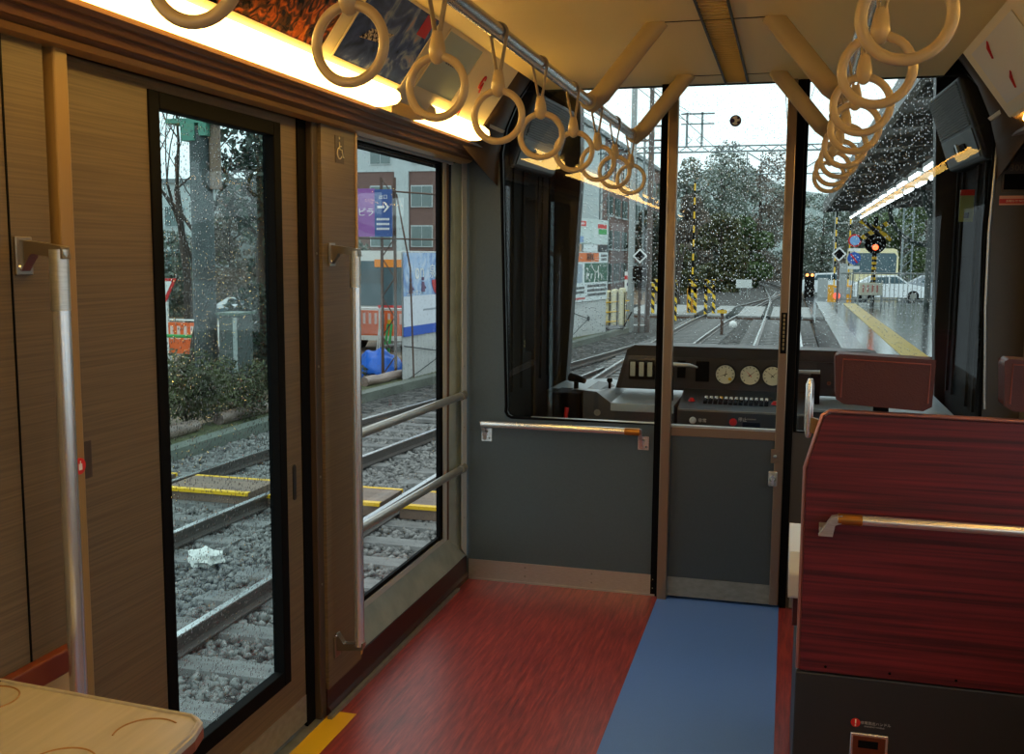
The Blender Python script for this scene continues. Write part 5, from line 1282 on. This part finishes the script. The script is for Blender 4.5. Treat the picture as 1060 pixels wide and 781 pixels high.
for i, (x, y, w_) in enumerate(((-5.5, 46.5, 1.1), (-4.9, 44.2, .5), (-4.30, 47.5, .4), (-3.5, 47.5, .5))):
    t = thing('striped_guard', (x, y, -1.2), ('yellow and black striped guard rail left of the bronze pole', 'yellow striped guard beside the dark mast', 'striped guard at the foot of the raised barrier', 'striped guard right of the yellow barrier box')[i], 'barrier', 'striped crossing guards')
    fr_ = MB().box(x-w_/2, x+w_/2, y-.05, y+.05, -.18, .12).box(x-w_/2, x-w_/2+.14, y-.05, y+.05, -1.3, .42).box(x+w_/2-.14, x+w_/2, y-.05, y+.05, -1.3, .42).box(x-w_/2, x+w_/2, y-.05, y+.05, .30, .44)
    fr_.build('striped_frame', STR, t)
def barrier_arm(x, y, z1, label, side=-1, boxc=None):
    t = thing('raised_barrier', (x, y, -1.2), label, 'barrier', 'raised crossing barriers')
    MB().box(x-.22, x+.22, y-.18, y+.18, -1.2, .02).build('drive_box', boxc or mat('barrier_yellow', srgb(214, 150, 30), .5), t, bevel=.03); MB().box(x-.15, x+.15, y-.2, y-.18, -.45, -.1).build('grey_hatch', PG, t)
    k = 0; z = .02
    while z < z1:
        MB().box(x-.035, x+.035, y-.04, y+.04, z, min(z1, z+.32)).build('arm_stripe', YEL if k % 2 == 0 else BLACK, t); z += .32; k += 1
    return t
barrier_arm(-4.36, 48, 4.9, 'raised striped barrier arm left of the track, with a yellow box')
barrier_arm(2.25, 56, 4.6, 'raised striped barrier arm by the blue round signs'); barrier_arm(3.0, 57, 4.2, 'second raised striped barrier arm, further right')
# crossing signal with red lamp
t = thing('crossing_signal', (2.85, 38, -1.0), 'level crossing signal with a lit red lamp and yellow cross', 'signal')
m = MB(); 
MB().cyl((2.85, 38.1, -1.1), (2.85, 38.1, 2.9), .075, 12).build('post', BLACK, t)
for k in range(7): MB().lathe((2.85, 38.1, .35+k*.18), [(.082, 0), (.082, .09)], 12).build('yellow_ring', YEL, t)
MB().lathe((2.85, 38.0, 1.98), [(.36, 0), (.36, -.03)], 28, 'y').build('black_disc', BLACK, t)
l0 = MB().lathe((2.85, 37.96, 1.85), [(.11, 0), (.12, -.10)], 16, 'y').build('lamp_housing', BLACK, t)
MB().lathe((2.85, 37.85, 1.85), [(.10, 0), (.10, -.02)], 16, 'y').build('red_lens', mat('red_lens', (1, .05, .02, 1), .3, emit=(1, .10, .03, 1), estr=5), l0)
for a in (R(32), R(-32)):
    d = Vector((math.cos(a), 0, math.sin(a)))*.62; p = Vector((2.85, 37.98, 2.45)); q = Vector((-d.z, 0, d.x)).normalized()*.08
    MB().plate(p-d-q, p+d-q, p+d+q, p-d+q, .02).build('cross_board', STR, t)
t = thing('white_notice_board', (2.7, 36.6, -.1), 'white notice board on two legs at the platform end', 'sign')
MB().box(2.28, 3.05, 36.55, 36.6, .22, .64).build('board', mat('board_cream', srgb(206, 206, 190), .5), t, bevel=.02)
m = MB()
for x in (2.40, 2.55, 2.70, 2.85): m.box(x, x+.05, 36.53, 36.55, .32, .56)
m.build('lettering', mat('faded_red', srgb(190, 120, 110), .6), t)
for x in (2.32, 3.10): MB().tube([(x-.06, 36.62, -.1), (x-.06, 36.62, .72)], .025, 8).build('leg', PG, t)
# railings at the platform end
t = thing('platform_railing', (3.8, 37.2, -.1), 'grey vertical bar railing across the platform end', 'railing')
MB().tube([(1.7, 37.3, .95), (5.2, 37.3, .95)], .03, 8).tube([(1.7, 37.3, .05), (5.2, 37.3, .05)], .02, 8).build('rails', PG, t)
for k in range(25): MB().cyl((1.75+k*.145, 37.3, -.1), (1.75+k*.145, 37.3, .95), .012, 6).build('bar', PG, t)
t = thing('striped_post', (2.0, 45, -1), 'orange and white post beside the round blue signs', 'post')
MB().box(1.75, 2.02, 50, 50.3, -1.0, .2).build('yellow_post', mat('post_amber', srgb(206, 150, 40), .5), t); MB().box(2.2, 2.6, 50.2, 50.4, -1.0, 1.2).build('white_box', PG, t)
MB().lathe((2.15, 49.9, -.3), [(.16, 0), (.16, -.03)], 14, 'y').build('red_lamp', mat('dim_red_lamp', (1, .1, .05, 1), .4, emit=(1, .12, .08, 1), estr=1.2), t)
for i, (z, lab) in enumerate(((2.15, 'upper round blue and red road sign'), (1.45, 'lower round blue road sign with a red stroke'))):
    t = thing('round_road_sign', (2.42, 42.5, z), lab, 'sign', 'round road signs')
    MB().lathe((2.42, 42.5, z), [(.25, 0), (.25, -.03)], 24, 'y').build('red_rim', RED if i == 0 else BLUE, t)
    MB().lathe((2.42, 42.46, z), [(.19, 0), (.19, -.01)], 24, 'y').build('blue_field', mat('sign_field', srgb(120, 160, 205), .4) if i == 0 else BLUE, t)
    if i == 1: MB().plate((2.27, 42.44, 1.60), (2.31, 42.44, 1.64), (2.57, 42.44, 1.30), (2.53, 42.44, 1.26), -.01).build('red_stroke', RED, t)
    MB().box(2.2, 2.64, 42.48, 42.5, z-.42, z-.30).build('small_plate', WHITE, t)
    MB().cyl((2.42, 42.56, -1.1), (2.42, 42.56, z+.2), .03, 8).build('post', PG, t)
t = thing('small_signal', (1.35, 66, -1), 'small black signal with orange lamps beyond the crossing', 'signal')
MB().box(.9, 1.5, 66, 66.3, -1.2, .5).build('housing', BLACK, t, bevel=.04)
for x in (1.05, 1.35): MB().lathe((x, 65.98, .38), [(.10, 0), (.10, -.03)], 12, 'y').build('orange_lens', mat('orange_lens', (1, .4, .1, 1), .4, emit=(1, .35, .1, 1), estr=2), t)
MB().box(1.7, 2.3, 66, 66.3, -1.2, .2).build('grey_box', PG, t)
t = thing('speed_board', (-3.3, 75, -1), 'small white board on two legs beside the distant curve', 'sign')
MB().box(-3.7, -2.6, 75, 75.05, -.75, -.15).build('board', mat('board_grey', srgb(200, 206, 204), .5), t)
for x in (-3.4, -2.9): MB().cyl((x, 75.1, -1.4), (x, 75.1, -.2), .04, 6).build('leg', PG, t)
t = thing('brown_wall_panel', (5, 36, -.1), 'low brown wall at the right end of the platform', 'wall')
MB().box(4.55, 6.2, 35.5, 35.8, -.1, .82).build('panel', mat('panel_brown', srgb(96, 82, 66), .7, var=.1, vscale=(1, 1, 4)), t); MB().box(4.5, 6.25, 35.45, 35.85, .82, .88).build('coping', CONC, t)

# station canopy
CAN = mat('canopy_dark', srgb(52, 56, 56), .35, .3, var=.3, vscale=(2, .5, 2))
t = thing('station_canopy', (4, 20, 3), 'dark station canopy roof over the platform', 'canopy')
MB().prism([(1.05, 3.13), (1.05, 3.33), (4.5, 3.78), (8.5, 3.48), (8.5, 3.28), (4.5, 3.58)], 'y', 5.5, 37.5).build('roof_deck', CAN, t)
for k in range(14):
    y = 6+k*2.4; MB().prism([(1.1, 3.04), (1.1, 3.14), (4.5, 3.59), (8.4, 3.29), (8.4, 3.08), (4.5, 3.23)], 'y', y, y+.12).build('rafter', mat('rafter_grey', srgb(92, 94, 92), .5), t)
MB().box(1.02, 1.10, 5.5, 37.5, 3.03, 3.36).box(1.9, 1.98, 5.5, 37.5, 3.0, 3.16).box(3.2, 3.28, 5.5, 37.5, 3.13, 3.26).build('purlin', mat('rafter_grey', srgb(92, 94, 92), .5), t)
for i, y in enumerate((9, 18, 27, 36)):
    p = thing('canopy_post', (4.4, y, -.1), 'dark green canopy post with curved brace, %s from the train' % ('nearest', 'second', 'third', 'furthest')[i], 'post', 'canopy posts')
    MB().cyl((4.4, y, -.1), (4.4, y, 3.3), .10, 12).build('post', mat('post_green', srgb(50, 66, 60), .5), p)
    for s in (-1, 1): MB().tube([(4.4+s*1.3*(1-math.cos(R(90*k/8))) if False else 4.4+s*1.3*math.sin(R(90*k/8)), y, 1.9+1.25*(1-math.cos(R(90*k/8)))) for k in range(9)], .07, 8).build('curved_brace', mat('post_green', srgb(50, 66, 60), .5), p)
TUBE = mat('cool_tube', (1, 1, 1, 1), .5, emit=(.9, .97, 1, 1), estr=9)
k = 0; y = 13.2
names = ['nearest', 'second', 'third', 'fourth', 'fifth', 'sixth', 'seventh', 'eighth', 'ninth', 'tenth', 'eleventh', 'furthest']
while y < 36.5 and k < 12:
    t = thing('canopy_lamp', (1.95, y, 2.8), 'twin white tube lamp under the canopy, %s from the train' % names[k], 'light', 'canopy tube lamps')
    MB().box(1.84, 2.24, y, y+1.3, 2.82, 2.88).build('housing', WHITE, t); MB().cyl((2.04, y+.3, 2.88), (2.04, y+.3, 3.30), .012, 6).cyl((2.04, y+1.0, 2.88), (2.04, y+1.0, 3.30), .012, 6).build('hanger', PG, t)
    for x in (1.88, 2.20): MB().cyl((x, y+.03, 2.80), (x, y+1.27, 2.80), .024, 10).build('tube', TUBE, t)
    y += 1.95; k += 1

# overhead line gantry and wires
GM = mat('gantry_steel', srgb(112, 124, 126), .6, .3)
t = thing('line_gantry', (-3, 70, -1.3), 'steel overhead line gantry spanning the tracks beyond the crossing', 'gantry')
m = MB()
m.box(-13, 7.5, 69.9, 70.05, 8.35, 8.45).box(-13, 7.5, 69.9, 70.05, 8.72, 8.80)
x = -13; k = 0
while x < 7.2: m.tube([(x, 69.97, 8.42 if k % 2 else 8.75), (x+.5, 69.97, 8.75 if k % 2 else 8.42)], .03, 4); x += .5; k += 1
m.build('main_beam', GM, t)
MB().box(-3.0, 7.5, 69.9, 70.0, 6.85, 6.93).tube([(-3.0, 69.95, 6.9), (-3.0, 69.95, 8.4)], .04, 5).tube([(-3.0, 69.95, 8.3), (-.8, 69.95, 6.95)], .04, 5).tube([(.2, 69.95, 6.95), (2.4, 69.95, 8.3)], .04, 5).tube([(5, 69.95, 6.95), (2.6, 69.95, 8.3)], .04, 5).build('lower_truss', GM, t)
for x in (-12.5, 7.2):
    m = MB()
    for dx in (-.3, .3): m.box(x+dx-.05, x+dx+.05, 69.9, 70.05, -1.3, 9.0)
    z = -1
    while z < 8.5: m.tube([(x-.3, 69.97, z), (x+.3, 69.97, z+.6)], .03, 4); z += .6
    m.build('gantry_leg', GM, t)
t = thing('line_tower', (-6.5, 70, 8.8), 'twin post frame standing on the gantry beam', 'tower')
m = MB()
for x in (-7.0, -6.0): m.box(x-.07, x+.07, 69.9, 70.05, 8.8, 11.0)
m.box(-7.4, -5.2, 69.9, 70.0, 10.85, 10.95).box(-7.4, -5.2, 69.9, 70.0, 10.2, 10.28).tube([(-7.0, 70, 9.5), (-6.65, 70, 9.2), (-7.0, 70, 8.9)], .03, 4).tube([(-6.0, 70, 9.5), (-6.35, 70, 9.2), (-6.0, 70, 8.9)], .03, 4)
m.build('frame', GM, t)
t = thing('line_tower', (-9.2, 66, -1.3), 'twin lattice mast behind the last hanging straps', 'tower')
m = MB()
for x in (-9.25, -8.7): m.box(x-.06, x+.06, 66, 66.1, -1.3, 9.4)
for k in range(17): m.tube([(-9.25, 66, -1+k*.6), (-8.7, 66, -.4+k*.6)], .025, 4)
m.build('frame', GM, t)
WIRE = mat('wire_dark', srgb(80, 86, 90), .6)
def wire(p, q, label, r=.012, sag=.25, group='overhead wires'):
    p, q = Vector(p), Vector(q); pts = [p.lerp(q, k/10)-Vector((0, 0, sag*4*(k/10)*(1-k/10))) for k in range(11)]
    tag(MB().tube(pts, r, 5).build('overhead_wire', WIRE), label, 'wire', group)
wire((-.25, 7, 4.6), (-.25, 69.9, 6.9), 'contact wire above the own track', .010, .0)
wire((-3.3, 7, 4.9), (-2.9, 69.9, 6.9), 'contact wire above the neighbouring track', .012, .2)
wire((-4.6, 9, 6.4), (-7.0, 69.9, 10.9), 'upper left line wire running to the twin post frame', .014, .5)
wire((-4.2, 9, 5.6), (-6.4, 69.9, 10.2), 'lower left line wire running to the twin post frame', .014, .5)
wire((-5.6, 12, 7.2), (-5.3, 69.9, 10.2), 'third left line wire, ending at the right arm tip', .014, .6)
wire((-6.6, 12, 6.0), (-8.9, 66, 8.8), 'wire running to the twin lattice mast', .014, .5)
wire((1.1, 40, 9.5), (.0, 69.9, 8.8), 'wire hanging down to the gantry beside the right bronze pole', .014, .2)
wire((2.2, 9, 4.2), (4.5, 69.9, 8.4), 'wire above the canopy edge', .012, .2)
t = thing('insulator_string', (.2, 69.9, 9), 'hanging insulator string over the gantry beam', 'insulator')
m = MB()
for k in range(9): m.lathe((.25, 69.9, 9.0+k*.42), [(.03, 0), (.09, .10), (.03, .2)], 8)
m.tube([(.25, 69.9, 8.8), (.25, 69.9, 13)], .025, 5).build('string', DKP, t)

# pale block and trees far beyond the door window
t = thing('pale_building', (-47, 66, -1.4), 'pale flat roofed building far behind the bare trees', 'building')
MB().box(-56, -39, 62, 74, -1.4, 6.2).build('wall', mat('pale_render', srgb(176, 186, 186), .8), t); MB().box(-56.2, -38.8, 61.8, 74.2, 6.2, 6.5).build('roof_edge', mat('roof_grey', srgb(120, 130, 132), .7), t)
for i in range(5):
    for z in (.2, 3.2): f = MB().box(-54.5+i*3.2, -52.9+i*3.2, 61.93, 62, z, z+1.5).build('window', BWH, t); MB().box(-54.4+i*3.2, -53.0+i*3.2, 61.9, 61.93, z+.1, z+1.4).build('pane', WG, f)
for i, (x, y, h, m_) in enumerate(((-27, 41, 4.0, L3), (-23.5, 40, 5.5, L4), (-21.5, 43, 6, L1), (-31, 50, 5.0, L2), (-18.5, 39, 4.5, L3))):
    leafy_tree(x, y, h, 4.2, ('low grey green tree in the far left background', 'brownish tree in the left background', 'dark tree in the left background nearest the brick building', 'olive tree far left in the background', 'small grey green tree right of the brownish one')[i], 90+i, m_, z0=-1.4, n=7000, size=.10, group='background trees left')
